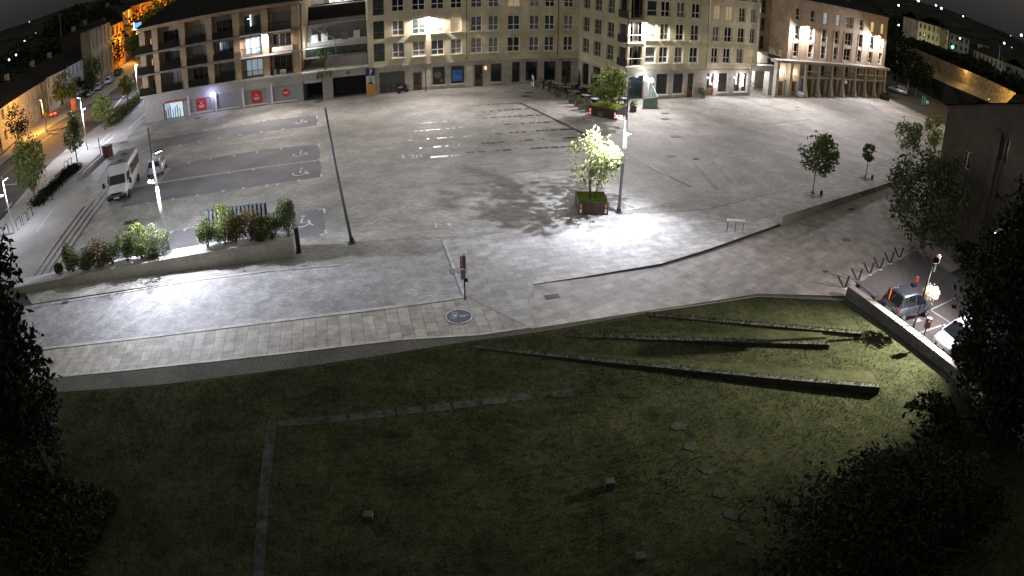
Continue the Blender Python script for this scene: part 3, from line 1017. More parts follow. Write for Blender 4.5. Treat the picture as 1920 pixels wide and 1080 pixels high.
# gateway beam and piers carrying the terrace on the left of the central facade
T = thing('terrace_block', 'stepped glazed terraces behind a gateway between the two apartment blocks', 'building', F2.A, F2.rz)
xa = F2.sz(569, 190)[0]
MB().bx(xa, .22, 0.0, 1.0, 2.55, 3.45).build('beam', M_conc, T)
MB().bx(xa, .22, -.08, 9, 3.46, 3.56).build('terrace_slab', M_cream, T)
MB().bx(-5.35, -4.1, .02, 1.2, 0, 2.54).build('pier', M_conc, T)
MB().bx(.0, .6, .05, 1.0, 0, 2.54).build('pier', M_stone2, T)
MB().bx(-4.1, 0, 1.3, 1.4, 0, 2.5).build('garage_gate', M_dark, T)
MB().bx(xa, -5.35, 4.0, 4.1, 0, 2.5).build('passage_back', M_dark, T)
MB().bx(xa + .1, -5.5, 1.2, 1.3, 2.0, 2.5).build('passage_sign', M_pale, T)
MB().poly([(-2.2 + .28 * math.cos(t), -.01, 3.0 + .2 * math.sin(t)) for t in [2 * PI * k / 18 for k in range(18)]]).build('round_plate', M_bronze, T)
# terraces stepping back
for k, (y, z0, z1, m) in enumerate(((2.2, 3.57, 4.8, M_conc), (3.6, 4.81, 5.9, M_grgl), (5.0, 6.0, 6.55, M_pale), (5.2, 6.56, 8.7, M_curt), (6.8, 8.75, 9.2, M_conc), (7.0, 9.21, 11.0, M_dark), (9.0, 11.2, 13.0, M_stone2), (12.0, 13.2, 17.0, M_olive))):
    MB().bx(xa + (.0 if k else 2.9), .22, y, y + .2, z0, z1).build(('terrace_wall', 'glazing')[1 if m in (M_grgl, M_dark) else 0], m, T)
    MB().bx(xa, .22, y - .05, y + (1.6 if k < 7 else .4), z1 + .003, z1 + .09).build('slab_edge', M_pale if k in (1, 2) else M_concd, T)
window(T, -5.2, -3.9, 11.8, 12.5, 8.9, 'plain', M_bronze, M_glass)
window(T, -2.3, -1.0, 11.8, 12.5, 8.9, 'plain', M_bronze, M_glass)
mb = MB()
mb.bar((xa + .1, 3.2, 9.4), (-3.6, 2.2, 7.0), .14)
mb.bar((-3.6, 2.2, 7.0), (-3.6, 2.2, 3.6), .1)
mb.bar((xa + .1, 3.2, 9.4), (xa + .1, 3.2, 3.6), .1)
mb.build('canopy_frame', M_conc, T)
for k, x in enumerate((-6.6, -5.4, -2.9, -1.4)):
    MB().bx(x, x + .8, 4.2, 4.6, 6.6, 7.6).build('terrace_furniture', (M_pale, M_lampw, M_bronze, M_pale)[k], T)
MB().bar((-2.75, 8.6, 11.6), (-2.75, 8.6, 12.9), .08).build('terrace_light', emat('terrace_glow', (.7, .75, 1), 8), T)
MB().bar((-4.2, 8.6, 11.3), (-4.2, 8.6, 12.0), .25).build('lit_doorway', emat('doorway_glow', (1, .9, .7), 1.6), T)

# ---------------------------------------------------------------- middle block: set-forward wing with its corner
C4 = at(1170, 190)
F3 = Face(C3, C4)
T = thing('apartment_wing', 'shaded beige wing turning the inner corner behind the cafe terrace', 'apartment building', F3.A, F3.rz)
L3 = F3.len
wx3 = [(.85, 2.3), (3.35, 4.9), (6.1, 7.55)]
gh3 = [(.9, 2.4, .1, 2.9), (3.4, 5.0, .1, 2.9), (6.0, 7.6, .1, 2.9), (8.3, 9.8, .3, 2.9)]
holes = [(a, b, c, e) for a, b in wx3 for c, e in wz] + [(8.5, L3 - .15, c - .25, e + .15) for c, e in wz]
wall(MB(), 0, L3, 3.2, 17.5, holes, 0, .3).build('upper_wall', M_stone, T)
wall(MB(), 0, L3, 0, 3.17, gh3, .03, .3).build('ground_floor_wall', M_stone2, T)
for a, b in wx3:
    for c, e in wz:
        window(T, a, b, c, e, .2, 'cross', M_stone2, M_grgl, .15)
for c, e in wz:
    window(T, 8.5, L3 - .15, c - .25, e + .15, .9, 'double', M_bronze, M_glass)
    MB().bx(8.4, L3 + .1, -.06, -.02, c - .2, c + .7).build('balcony_railing', M_metal, T)
for a, b, c, e in gh3:
    window(T, a, b, c, e, .25, 'plain', M_bronze, M_glass, None, 'shop_window')

F4 = Face(at(1172, 190), at(1450, 178))
T = thing('apartment_wing', 'floodlit beige wing right of the corner with tall windows over shops', 'apartment building', F4.A, F4.rz)
L4 = F4.x(1416, 60)
wx4 = [(2.55, 4.1), (4.6, 6.0), (7.0, 8.3), (9.4, 10.8), (13.1, 14.3), (15.2, 16.6), (17.7, 19.0), (20.0, 21.1)]
wz4 = [(4.45, 6.4), (7.25, 9.25), (10.1, 12.0), (12.95, 14.8)]
gh4 = [(.35, 2.6, .1, 3.0), (4.4, 6.2, .55, 3.1), (7.05, 8.7, .55, 3.1), (9.35, 10.4, 0, 3.1), (12.6, 13.9, .1, 3.1), (14.7, 16.4, .55, 3.1), (17.6, 18.7, .55, 3.1), (19.1, 20.2, .55, 3.1)]
lg4 = [(.3, 2.1, c - .3, e + .1) for c, e in wz4]
holes = [(a, b, c, e) for a, b in wx4 for c, e in wz4] + lg4
mb = wall(MB(), 0, 21.9, 3.5, 17.5, holes, 0, .32)
mb.poly([(21.9, 0, 3.5), (21.9, 9, 3.5), (21.9, 9, 17.5), (21.9, 0, 17.5)])
mb.bx(0, 21.9, .02, 9, 17.5, 17.7)
mb.build('upper_wall', M_stone, T)
wall(MB(), 0, 20.45, 0, 3.47, gh4, .03, .3).build('ground_floor_wall', M_stone2, T)
MB().bx(0, 21.9, -.05, .02, 3.48, 3.58).build('string_course', M_stone2, T)
for i, (a, b) in enumerate(wx4):
    for j, (c, e) in enumerate(wz4):
        window(T, a, b, c, e, .22, 'cross' if i else 'bar', M_white if i < 6 else M_cream, M_litdim if (i, j) in ((4, 2), (5, 2), (7, 0)) else (M_curt if (i + 2 * j) % 6 == 0 else None), .16)
for c, e in wz4:
    window(T, .3, 2.1, c - .3, e + .1, .9, 'double', M_bronze, M_glass)
    MB().bx(-.15, 2.25, -.12, -.08, c + .55, c + .62).bx(-.15, 2.25, -.1, .1, c - .42, c - .32).build('balcony_railing', M_lampw if c < 8 else M_metal, T)
for xx in (12.2, 21.75):
    MB().tube([(xx, -.07, 3.7), (xx, -.07, 17.4)], [.05, .05], 8).build('drainpipe', M_bronze, T)
for k, (a, b, c, e) in enumerate(gh4):
    if k in (3, 4):
        door(T, a, b, c + .02, e, M_wood, .25)
    else:
        window(T, a, b, c, e, .25, 'plain', M_bronze, M_glass, .16 if k else None, 'shop_window')
# gateway of the wing with its lit stairwell
MB().bx(20.5, 21.0, 0, .8, 0, 3.45).build('pier', M_conc, T)
MB().bx(24.6, 25.6, -.1, .9, 0, 3.45).build('pier', M_conc, T)
MB().bx(20.46, 25.7, -.12, 1.0, 3.46, 4.25).build('beam', M_conc, T)
MB().bx(21.0, 24.6, 2.6, 2.7, 0, 3.45).build('lit_stairwell', M_white, T)
MB().bar((21.2, 2.4, 2.9), (24.4, 2.4, 1.0), .06, .06).bar((21.2, 2.4, 2.2), (24.4, 2.4, .3), .06, .06).build('stair_handrail', M_metal, T)
MB().bar((21.1, .2, 0.02), (21.1, .2, 3.4), .08).build('gate_post', M_metal, T)
MB().bx(21.95, 25.6, 1.4, 1.6, 4.26, 5.9).build('terrace_wall', M_cream, T)
MB().poly([(21.3, .6, 6.6), (26.2, .3, 5.0), (26.2, 3.4, 5.0), (21.3, 3.4, 6.6)]).poly([(21.3, .6, 6.5), (26.2, .3, 4.9), (26.2, .3, 5.0), (21.3, .6, 6.6)]).build('sloped_canopy', M_concd, T)

# ---------------------------------------------------------------- right building with the arcade
F5 = Face(at(1450, 178), at(1652, 179))
T = thing('arcade_building', 'ochre building over a tall grey arcade of slanted pillars at the far right', 'apartment building', F5.A, F5.rz)
xe = F5.x(1657, 130)
zc = 5.35
zt = 14.2
rows5 = [(5.75, 7.75), (8.35, 10.45), (11.25, 13.1)]
wpx = [(1489, 1498), (1517, 1526), (1541, 1550), (1565, 1573), (1584, 1598), (1610, 1617), (1631, 1638), (1650, 1656)]
w5 = [(F5.x(a, 75), F5.x(b, 75)) for a, b in wpx]
xs0 = F5.x(1479, 70)
holes = [(a, b, c, e) for a, b in w5 for c, e in rows5]
M_arc = mat('arcade_render', (.44, .345, .235), .85, .14, 1.5, bump=.06, big=.35)
mb = wall(MB(), xs0, xe, zc, zt, holes, 0, .3)
mb.poly([(xe, 0, zc), (xe, 12, zc), (xe, 12, zt), (xe, 0, zt)]).poly([(xs0, 0, zc), (xs0, 6, zc), (xs0, 6, zt), (xs0, 0, zt)])
mb.build('upper_wall', M_arc, T)
for i, (a, b) in enumerate(w5):
    for j, (c, e) in enumerate(rows5):
        pane = M_lit if (j == 2 and i >= 6) else (M_cold if (j == 2 and i in (2, 3)) else None)
        window(T, a + .03, b - .03, c, e, .22, 'cross' if i == 4 else 'bar', M_white, pane)
    for xx in (a - .17, b + .02):
        MB().bx(xx, xx + .15, -.05, .02, zc + .1, rows5[1][1] + .1).build('window_surround', M_cream, T)
    for z0, z1 in ((5.4, 5.73), (7.78, 8.32)):
        MB().bx(a, b, -.02, .02, z0, z1).build('spandrel', M_cream, T)
MB().bx(xs0 - .1, xe + .1, -.12, .02, zt - .02, zt + .35).build('cornice', M_stone2, T)
mb = MB()
mb.poly([(xs0 - .3, -.4, zt + .36), (xe + .4, -.4, zt + .36), (xe + .4, 6, zt + 1.9), (xs0 - .3, 6, zt + 1.9)]).poly([(xe + .4, -.4, zt + .36), (xe + .4, 12.4, zt + .36), (xe + .4, 6, zt + 1.9)]).poly([(xs0 - .3, 12.4, zt + .36), (xe + .4, 12.4, zt + .36), (xe + .4, 6, zt + 1.9), (xs0 - .3, 6, zt + 1.9)])
mb.build('roof', M_roof, T)
MB().bx(21, 24, 4, 6, zt + 1.5, zt + 3.2).build('chimney', M_concd, T)
xl = F5.x(1443, 140)
MB().bx(xl, xe + .25, -1.25, 0, zc - .4, zc).build('terrace_slab', M_concd, T)
MB().bx(xl, xe + .25, -1.3, -1.252, zc - .38, zc - .02).build('slab_edge', M_conc, T)
MB().bx(xs0, xe, .02, .2, 0, zc - .4).build('back_wall', M_stone2, T)
MB().bx(5.9, xe, -.9, 0, 2.75, 3.0).build('gallery_slab', M_stone2, T)
for px in (1448, 1474, 1503, 1528, 1553, 1575, 1598, 1618, 1636, 1655):
    x = F5.x(px, 122) * .985
    mb = MB()
    if px < 1500:
        mb.bx(x - .28, x + .28, -1.2, -.6, 0, zc - .41)
    else:
        mb.loft([[(x - .3, -1.75, 0), (x + .26, -1.75, 0), (x + .26, -.95, 0), (x - .3, -.95, 0)], [(x - .24, -1.2, 1.9), (x + .24, -1.2, 1.9), (x + .24, -.92, 1.9), (x - .24, -.92, 1.9)], [(x - .22, -1.15, zc - .41), (x + .22, -1.15, zc - .41), (x + .22, -.92, zc - .41), (x - .22, -.92, zc - .41)]])
    mb.build('pillar', M_conc, T)
pxs = [F5.x(p, 122) * .985 for p in (1503, 1528, 1553, 1575, 1598, 1618, 1636, 1655)]
for k in range(7):
    a, b = pxs[k] + .5, pxs[k + 1] - .45
    mb = MB().bx(a, b, -.1, -.02, .1, 2.4)
    xx = a + .1
    while xx < b - .1:
        mb.bx(xx, xx + .12, -.16, -.1, .15, 2.35)
        xx += .42
    mb.build('garage_door', M_bronze, T)
    m2 = (a + b) / 2
    window(T, m2 - .7, m2 + .7, 3.15, 4.7, -.1, 'double', M_bronze, M_glass)
    MB().bx(a - .2, b + .2, -1.0, -.93, 3.75, 3.85).build('gallery_rail', M_pale if k in (0, 4, 5, 6) else M_bronze, T)
# arched entrances
for ax0, ax1, zs, zo, m, back in ((-.6, 1.9, 2.4, 4.1, M_cream, M_cream), (3.0, 4.5, 2.15, 3.2, M_cream, M_orangew)):
    am = MB()
    cx, rr = (ax0 + ax1) / 2, (ax1 - ax0) / 2
    pts = [(cx - rr, 0.0)] + [(cx - rr * math.cos(PI * j / 12), zs + (zo - zs) * math.sin(PI * j / 12)) for j in range(13)] + [(cx + rr, 0.0)]
    w0, w1 = ax0 - .5, ax1 + .5
    for j in range(len(pts) - 1):
        if j in (0, len(pts) - 2):
            continue
        (xa_, za_), (xb_, zb_) = pts[j], pts[j + 1]
        am.poly([(xa_, -.55, za_), (xb_, -.55, zb_), (xb_, -.55, zc - .42), (xa_, -.55, zc - .42)])
        am.poly([(xa_, -.55, za_), (xb_, -.55, zb_), (xb_, -.3, zb_), (xa_, -.3, za_)])
    am.poly([(w0, -.55, 0), (ax0, -.55, 0), (ax0, -.55, zc - .42), (w0, -.55, zc - .42)]).poly([(ax1, -.55, 0), (w1, -.55, 0), (w1, -.55, zc - .42), (ax1, -.55, zc - .42)])
    am.build('arch', m, T)
    MB().bx(ax0, ax1, -.3, -.22, 0, zo).build('arch_back', M_cream, T)
door(T, 3.15, 4.35, 0.02, 2.2, M_orangew, -.4)
MB().bx(-.2, 1.5, -.36, -.31, 0, 2.1).build('inner_door', M_bronze, T)
MB().ball((16.3, -1.6, 2.5), .3, 10, 6).build('round_sign', M_pale, T)
MB().ball((6.6, -.5, 2.0), .13, 8, 6).build('alarm_light', emat('blue_alarm', (.1, .2, 1), 14), T)
# recessed olive part left of it
F6 = Face(F5.w(-5.5, 3.6, 0), F5.w(xs0, 3.6, 0))
T = thing('recessed_house', 'dim olive recessed house front with paired windows between the wing and the arcade building', 'house', F6.A, F6.rz)
L6 = F6.len
holes = []
for c, e in ((5.9, 7.9), (8.6, 10.6), (11.3, 13.3)):
    holes += [(.9, 1.9, c, e), (4.3, 5.2, c, e), (5.7, 6.6, c, e)]
wall(MB(), -4, L6, 0, 15.2, holes, 0, .25).build('wall', M_olive, T)
for hq in holes:
    window(T, *hq, .18, 'bar', M_bronze, M_lit if hq[0] < 1 and hq[2] > 11 else M_glass)
MB().poly([(-4, -.3, 15.2), (L6, -.3, 15.2), (L6, 5, 17), (-4, 5, 17)]).build('roof', M_roof, T)

# ---------------------------------------------------------------- dark building close on the right
K1, K2 = at(1735, 425), at(1850, 505)
F7 = Face(K1, K2)
T = thing('dark_house', 'unlit brown rendered house filling the right edge of the view', 'house', F7.A, F7.rz)
zt7 = 10.3
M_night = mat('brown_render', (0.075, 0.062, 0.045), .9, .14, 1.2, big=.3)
h7 = []
for px0, px1, py0, py1 in ((1802, 1822, 288, 312), (1871, 1895, 263, 300)):
    xa_, za_ = F7.sz(px0, py1)
    xb_, zb_ = F7.sz(px1, py0)
    h7.append((min(xa_, xb_), max(xa_, xb_), min(za_, zb_), max(za_, zb_)))
h7.append((11.5, 12.8, 5.2, 6.9))
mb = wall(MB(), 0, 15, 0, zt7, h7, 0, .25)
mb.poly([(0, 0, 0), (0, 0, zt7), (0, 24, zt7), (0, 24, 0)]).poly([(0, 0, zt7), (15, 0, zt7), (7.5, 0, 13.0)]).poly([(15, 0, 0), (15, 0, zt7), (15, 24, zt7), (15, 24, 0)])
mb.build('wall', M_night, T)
for hq in h7:
    window(T, *hq, .18, 'double', M_cream if hq is h7[0] else M_bronze, M_glass)
xd, _ = F7.sz(1852, 360)
MB().bx(xd - .35, xd + .35, -.25, -.02, 0, zt7 - .1).build('chimney_breast', M_night, T)
MB().tube([(xd + .75, -.12, .1), (xd + .75, -.12, zt7)], [.06, .06], 8).build('drainpipe', M_metal, T)
MB().poly([(-.4, -.35, zt7 - .1), (7.5, -.35, 13.05), (7.5, 24, 13.05), (-.4, 24, zt7 - .1)]).poly([(15.4, -.35, zt7 - .1), (7.5, -.35, 13.05), (7.5, 24, 13.05), (15.4, 24, zt7 - .1)]).build('roof', M_roof, T)
a, b = at(1795, 462), at(1868, 512)
dv = (b - a).normalized()
nn = Vector((-dv.y, dv.x, 0))
o = MB().prism([a, b, b + nn * .4, a + nn * .4], 0.03, .55).build('low_wall', M_pale)
tag(o, 'low pale wall at the foot of the dark house on the right', 'wall')


# ---------------------------------------------------------------- houses along the street on the left
def house(label, bpx, epx, ztop, wallm, nwin, floors, roofm=M_roof, depth=11, door_at=(), ridge=2.6, pane=None, z0=0.0, first=1.1, wfrac=.42, rows=None):
    Fh = Face(at(*bpx), at(*epx))
    t = thing('street_house', label, 'house', Fh.A, Fh.rz, None)
    L = Fh.len
    fh = ztop / floors
    holes = []
    for f in range(floors):
        for k in range(nwin):
            w = L / nwin * wfrac
            cx = L / nwin * (k + .5)
            if f == 0 and k in door_at:
                holes.append((cx - .6, cx + .6, .02, min(2.3, fh - .2)))
            else:
                holes.append((cx - w / 2, cx + w / 2, f * fh + first, f * fh + fh - .45))
    mb = wall(MB(), 0, L, 0, ztop, holes, 0, .22)
    mb.build('wall', wallm, t)
    MB().poly([(0, .01, 0), (0, depth, 0), (0, depth, ztop), (0, depth / 2, ztop + ridge), (0, .01, ztop)]).poly([(L, .01, 0), (L, depth, 0), (L, depth, ztop), (L, depth / 2, ztop + ridge), (L, .01, ztop)]).build('gable_wall', M_roof, t)  # roof-dark colour stands in for gables left unlit
    for hq in holes:
        if hq[2] < .1:
            door(t, *hq, M_wood, .18)
        else:
            window(t, *hq, .16, 'double', M_cream, pane or M_glass)
    MB().poly([(-.05, -.4, ztop - .15), (L + .05, -.4, ztop - .15), (L + .05, depth / 2, ztop + ridge + .06), (-.05, depth / 2, ztop + ridge + .06)]).poly([(-.05, depth + .4, ztop - .15), (L + .05, depth + .4, ztop - .15), (L + .05, depth / 2, ztop + ridge + .06), (-.05, depth / 2, ztop + ridge + .06)]).build('roof', roofm, t)
    MB().bx(L * .3, L * .3 + .8, depth / 2 - .4, depth / 2 + .4, ztop + ridge - .5, ztop + ridge + 1.1).build('chimney', M_concd, t)
    return t, Fh


M_bluew = mat('bluish_white_render', (.62, .68, .76), .85, .12, 2, big=.4)
M_greyr = mat('grey_render', (.3, .29, .27), .85, .15, 2, big=.4)
house('grey terraced house with brown shopfronts nearest on the left street', (-40, 325), (20, 272), 6.6, M_greyr, 5, 2, door_at=(1, 3))
house('long grey house with dark doorways behind the orange lamp', (20, 272), (57, 240), 6.6, M_greyr, 4, 2, door_at=(1, 2))
house('plain grey house beside the white fronted one', (57, 240), (93, 211), 6.6, M_greyr, 4, 2, door_at=(2,))
house('bluish white house front with shuttered windows beside the leafy street tree', (93, 211), (132, 189), 6.8, M_bluew, 4, 2, door_at=(2,), pane=M_curt)
house('small pale house with slanted rooflights left of the tall olive house', (132, 189), (160, 170), 7.0, M_bluew, 4, 2, door_at=(1,))
house('tall narrow olive house with one lit window column', (160, 170), (177, 158), 12.6, M_olive, 2, 4, door_at=(0,), ridge=.6, depth=5)
house('tall pale townhouse with a tiered row of slender windows', (177, 158), (213, 134), 12.6, M_cream, 5, 2, ridge=1.2, depth=6, first=1.6, wfrac=.38, pane=M_grgl)
house('ochre house front lit orange by the street lamps', (213, 134), (236, 117), 11.5, M_orange, 3, 3, ridge=1.2, depth=6)
house('distant tall house at the bend of the orange street', (236, 117), (252, 97), 14.0, M_brick, 3, 4, ridge=2.4)
house('distant orange lit house closing the view up the street', (258, 97), (330, 88), 9.0, M_orange, 6, 3, ridge=3)

# far yellow-lit apartment house and neighbours on the right
def far_block(label, pxl, pxr, pytop_l, pytop_r, pybot, dist_l, dist_r, m, nwin, floors, side=None, name='distant_house'):
    a, b = far(pxl, pytop_l, dist_l), far(pxr, pytop_r, dist_r)
    zt_ = (a.z + b.z) / 2
    zb_ = far(pxl, pybot, dist_l).z - 4
    Fh = Face(a, b)
    t = thing(name, label, 'house', (Fh.A.x, Fh.A.y, zb_), Fh.rz)
    L, hh = Fh.len, zt_ - zb_
    fh = (hh - 4) / floors
    holes = []
    for f in range(floors):
        for k in range(nwin):
            cx = L / nwin * (k + .5)
            holes.append((cx - L / nwin * .22, cx + L / nwin * .22, 4 + f * fh + .25 * fh, 4 + f * fh + .8 * fh))
    mb = wall(MB(), 0, L, 0, hh, holes, 0, .4)
    mb.poly([(0, 0, 0), (0, 12, 0), (0, 12, hh), (0, 0, hh)]).poly([(L, 0, 0), (L, 12, 0), (L, 12, hh), (L, 0, hh)])
    mb.build('wall', m, t)
    for hq in holes:
        window(t, *hq, .3, 'double', M_bronze, M_glass)
    MB().poly([(-.5, -.8, hh), (L + .5, -.8, hh), (L + .5, 6, hh + 2.5), (-.5, 6, hh + 2.5)]).poly([(-.5, 12.8, hh), (L + .5, 12.8, hh), (L + .5, 6, hh + 2.5), (-.5, 6, hh + 2.5)]).build('roof', M_roof, t)
    return Fh


FY = far_block('distant cream apartment house lit yellow from below on the right hillside', 1723, 1779, 36, 60, 88, 225, 232, M_cream, 7, 3)
far_block('distant olive gable seen left of the yellow lit apartment house', 1697, 1722, 30, 36, 80, 238, 226, M_olive, 2, 3)
far_block('dim distant house with a railing right of the yellow lit one', 1781, 1818, 62, 72, 92, 235, 240, M_greyr, 4, 2)
far_block('long low distant building with a pale lit front under the dark slope', 1826, 1880, 91, 118, 112, 240, 225, M_greyr, 7, 1)
far_block('small distant flat house above the long low building', 1834, 1854, 80, 88, 92, 255, 255, M_pale, 3, 1)

for i_, (a_, b_, c_, d_, e_, f_, g_) in enumerate(((244, 262, 14, 6, 48, 205, 'added orange house front up the street, left of the dark tree'), (290, 312, 14, 8, 36, 225, 'added orange house front right of the dark tree up the street'), (313, 334, 10, 4, 30, 220, 'added orange house front touching the roof hip of the corner building'), (334, 356, 4, -4, 14, 230, 'topmost added orange house front above the roof hip'))):
    far_block(g_, a_, b_, c_, d_, e_, f_, f_ - 4, M_orange, 4, 3)  # added fronts whose orange colour makes the far lamp-lit patches

# orange-lit embankment wall on its bank
M_emb = mat('rubble_wall', (.26, .2, .1), .95, .75, 1.6, bump=.6, big=.12)
eb = [far(1680, 100, 172), far(1730, 122, 158), far(1780, 146, 140), (far(1840, 173, 118)), far(1885, 195, 104)]
et = [far(1680, 78, 172), far(1730, 98, 158), far(1780, 119, 140), far(1840, 144.5, 118), far(1905, 175, 102)]
mb = MB()
for k in range(4):
    nb2 = Vector((eb[k].x, eb[k].y, 0)).normalized() * 1.2
    mb.poly([eb[k], eb[k + 1], et[k + 1], et[k]]).poly([et[k], et[k + 1], et[k + 1] + nb2, et[k] + nb2]).poly([eb[k] + nb2, eb[k + 1] + nb2, et[k + 1] + nb2, et[k] + nb2])
tag(mb.build('embankment_wall', M_emb), 'long rubble embankment wall glowing orange on the far right', 'wall')
el = [far(1680, 118, 162), far(1730, 137, 150), far(1780, 160, 133), far(1840, 185, 112), far(1885, 205, 100)]
mb = MB()
for k in range(4):
    mb.poly([eb[k], eb[k + 1], el[k + 1], el[k]])
struct('embankment_road', mb, mat('lit_earth', (.2, .16, .09), .9, .3, 1.2, big=.1))
mb = MB()
lo = [at(1672, 150), at(1715, 166), at(1762, 190), at(1815, 216), at(1860, 240)]
for k in range(4):
    mb.poly([el[k], el[k + 1], lo[k + 1], lo[k]])
struct('river_bank', mb, M_hill)
mb = MB()
for k in range(4):
    nb2 = Vector((eb[k].x, eb[k].y, 0)).normalized()
    a0, a1 = et[k] + nb2 * 1.2, et[k + 1] + nb2 * 1.2
    mb.poly([a0, a1, a1 + nb2 * 90 + Vector((0, 0, -.5)), a0 + nb2 * 60 + Vector((0, 0, -.5))])

flat('riverside_road', [at(1655, 181), at(1700, 200), at(1776, 237), at(1790, 215), at(1700, 168), at(1660, 160)], -.008, M_strip)
kb = MB()
kb.strip(pix([(1658, 184), (1700, 206), (1772, 246)]), .5, .006)
struct('quay_kerb', kb, M_kerb)
# ================================================================== OBJECTS ON THE SQUARE
# low wall with planting bed, left
a, b = at(20, 553), at(553, 482)
dv = (b - a).normalized()
nb_ = Vector((-dv.y, dv.x, 0))
T = thing('planting_wall', 'long concrete retaining wall with a pale planting bed of shrubs below the parking bays', 'retaining wall')
mb = MB()
rings = []
for k in range(9):
    f = k / 8
    p = a.lerp(b, f)
    h = .45 + .58 * min(1, f * 1.25)
    rings.append([p + Vector((0, 0, 0)), p + Vector((0, 0, h)), p + nb_ * .28 + Vector((0, 0, h)), p + nb_ * .28])
mb.loft(rings).build('wall_face', M_conc, T)
mb = MB()
for k in range(8):
    q = []
    for f in (k / 8, (k + 1) / 8):
        p = a.lerp(b, f)
        h = .45 + .58 * min(1, f * 1.25)
        q += [(p + nb_ * .28 + Vector((0, 0, h - .05)), p + nb_ * 1.5 + Vector((0, 0, h - .1)), p + nb_ * 1.6)]
    mb.poly([q[0][0], q[1][0], q[1][1], q[0][1]]).poly([q[0][1], q[1][1], q[1][2], q[0][2]])
p = b
mb.poly([p + nb_ * .28, p + nb_ * .28 + Vector((0, 0, .98)), p + nb_ * 1.5 + Vector((0, 0, .93)), p + nb_ * 1.6])
mb.build('gravel_bed', mat('pale_gravel', (.5, .49, .47), .9, .35, 9, bump=.4), T)


def bedpos(px, back=.9):
    # point on the bed above the wall under photo column px
    best = None
    for k in range(201):
        p = a.lerp(b, k / 200) + nb_ * back
        h = .45 + .58 * min(1, (k / 200) * 1.25) - .08
        v = p + Vector((0, 0, h)) - Vector((0, 0, H))
        x, z, y = v.dot(_rt), v.dot(_fw), v.dot(_up)
        th = math.atan2(math.hypot(x, y), z)
        r_ = th
        for _ in range(12):
            r_ = th - K3 * r_ ** 3
        u = 960 + x / math.hypot(x, y) * r_ * F
        if best is None or abs(u - px) < best[0]:
            best = (abs(u - px), p + Vector((0, 0, h)))
    return best[1]


for px, w, h, m, lab, sd in ((112, .5, .7, M_leaf_g, 'tiny dark shrub at the left end of the planting bed', 1), (138, .95, 1.75, M_leaf_g, 'narrow upright dark green shrub near the steps', 2), (165, 1.2, 1.3, M_leaf_g, 'low green shrub between the upright one and the reddish ones', 3),
                          (190, 1.3, 1.75, M_leaf_red, 'rounded reddish shrub left of the lamp mast', 4), (211, 1.0, 1.3, M_leaf_mix, 'blue-green low shrub beside the reddish one', 5), (240, .95, 2.0, M_leaf_g, 'upright green shrub in the middle of the left group', 6),
                          (266, 1.0, 2.1, M_leaf_lt, 'bright yellow-green leaning shrub beside the mast', 7), (296, 1.5, 1.8, M_leaf_mix, 'variegated pink and cream shrub right at the mast', 8), (283, 1.0, .7, M_leaf_g, 'low creeping shrub under the variegated one', 9),
                          (392, .95, 2.1, M_leaf_g, 'slim bright green column shrub right of the gap in the bed', 10), (424, 1.25, 2.2, M_leaf_lt, 'tall light green shrub in front of the slatted shelter', 11), (443, 1.0, 1.9, M_leaf_red, 'orange-red shrub against the light green one', 12),
                          (472, 1.3, 1.75, M_leaf_red, 'broad russet shrub in front of the slatted shelter', 13), (488, 1.0, 1.3, M_leaf_mix, 'mixed olive shrub next to the russet one', 14), (508, 1.15, 1.35, M_leaf_g, 'low round blue-green shrub near the end of the bed', 15), (540, .9, 2.35, M_leaf_g, 'tall dark double column shrub at the right end of the bed', 16)):
    shrub(lab, bedpos(px), w * 1.14, h * 1.08, m, 100 + sd, 1900, .075, group='shrubs in the planting bed')

# slatted shelter behind the shrubs
p0 = at(497, 424)
T = thing('bin_shelter', 'teal slatted bin shelter half hidden behind the russet shrubs', 'shelter', p0, math.radians(15))
mb = MB()
for k in range(15):
    x = -4.1 + k * .29
    mb.bar((x, 0, .08), (x, .75, 1.35), .17, .05)
mb.build('slat_panel', M_slat, T)
MB().bx(-4.2, .12, .2, .28, .12, .2).bx(-4.2, .12, .8, .9, 1.2, 1.34).bx(-4.2, -4.1, .91, 1.2, 0, 1.3).bx(.02, .12, .91, 1.2, 0, 1.3).build('frame', M_metal, T)
MB().bx(-4.0, .0, 1.22, 1.6, .02, 1.1).build('bin_row', M_black, T)
p0 = at(549, 478)
T = thing('service_cabinet', 'slim black service cabinet standing against the end of the planting wall', 'cabinet', p0 + Vector((.3, .35, 0)), math.radians(15))
MB().bx(-.13, .13, -.15, .15, 0, 1.6).build('housing', M_black, T, bevel=.02)
MB().bx(-.15, .15, -.17, .17, 1.61, 1.65).build('cap', M_metal, T)

# raised edge and wedge wall right of the centre
T = thing('wedge_wall', 'low pink-grey wedge wall retaining the upper pavement in front of the young trees', 'retaining wall')
p1, p2 = at(1465, 424), at(1682, 345)
dv = (p2 - p1).normalized()
nn = Vector((-dv.y, dv.x, 0))
mb = MB()
mb.loft([[p1, p1 + Vector((0, 0, .78)), p1 + nn * .55 + Vector((0, 0, .78)), p1 + nn * .55], [p2, p2 + Vector((0, 0, .4)), p2 + nn * .5 + Vector((0, 0, .4)), p2 + nn * .5]])
mb.build('wall_body', M_lower, T)
mb = MB()
mb.loft([[p1 - dv * .05, p1 - dv * .05 + Vector((0, 0, .8)), p1 - dv * .05 + nn * .56 + Vector((0, 0, .8)), p1 - dv * .05 + nn * .56], [p1 - dv * .01, p1 - dv * .01 + Vector((0, 0, .8)), p1 - dv * .01 + nn * .56 + Vector((0, 0, .8)), p1 - dv * .01 + nn * .56]])
mb.build('lit_end_face', M_pale, T)  # lamp-lit wall end put in as a paler sheet
mb = MB()
L = pix([(1000, 534), (1110, 519), (1240, 498), (1330, 471), (1463, 424)])
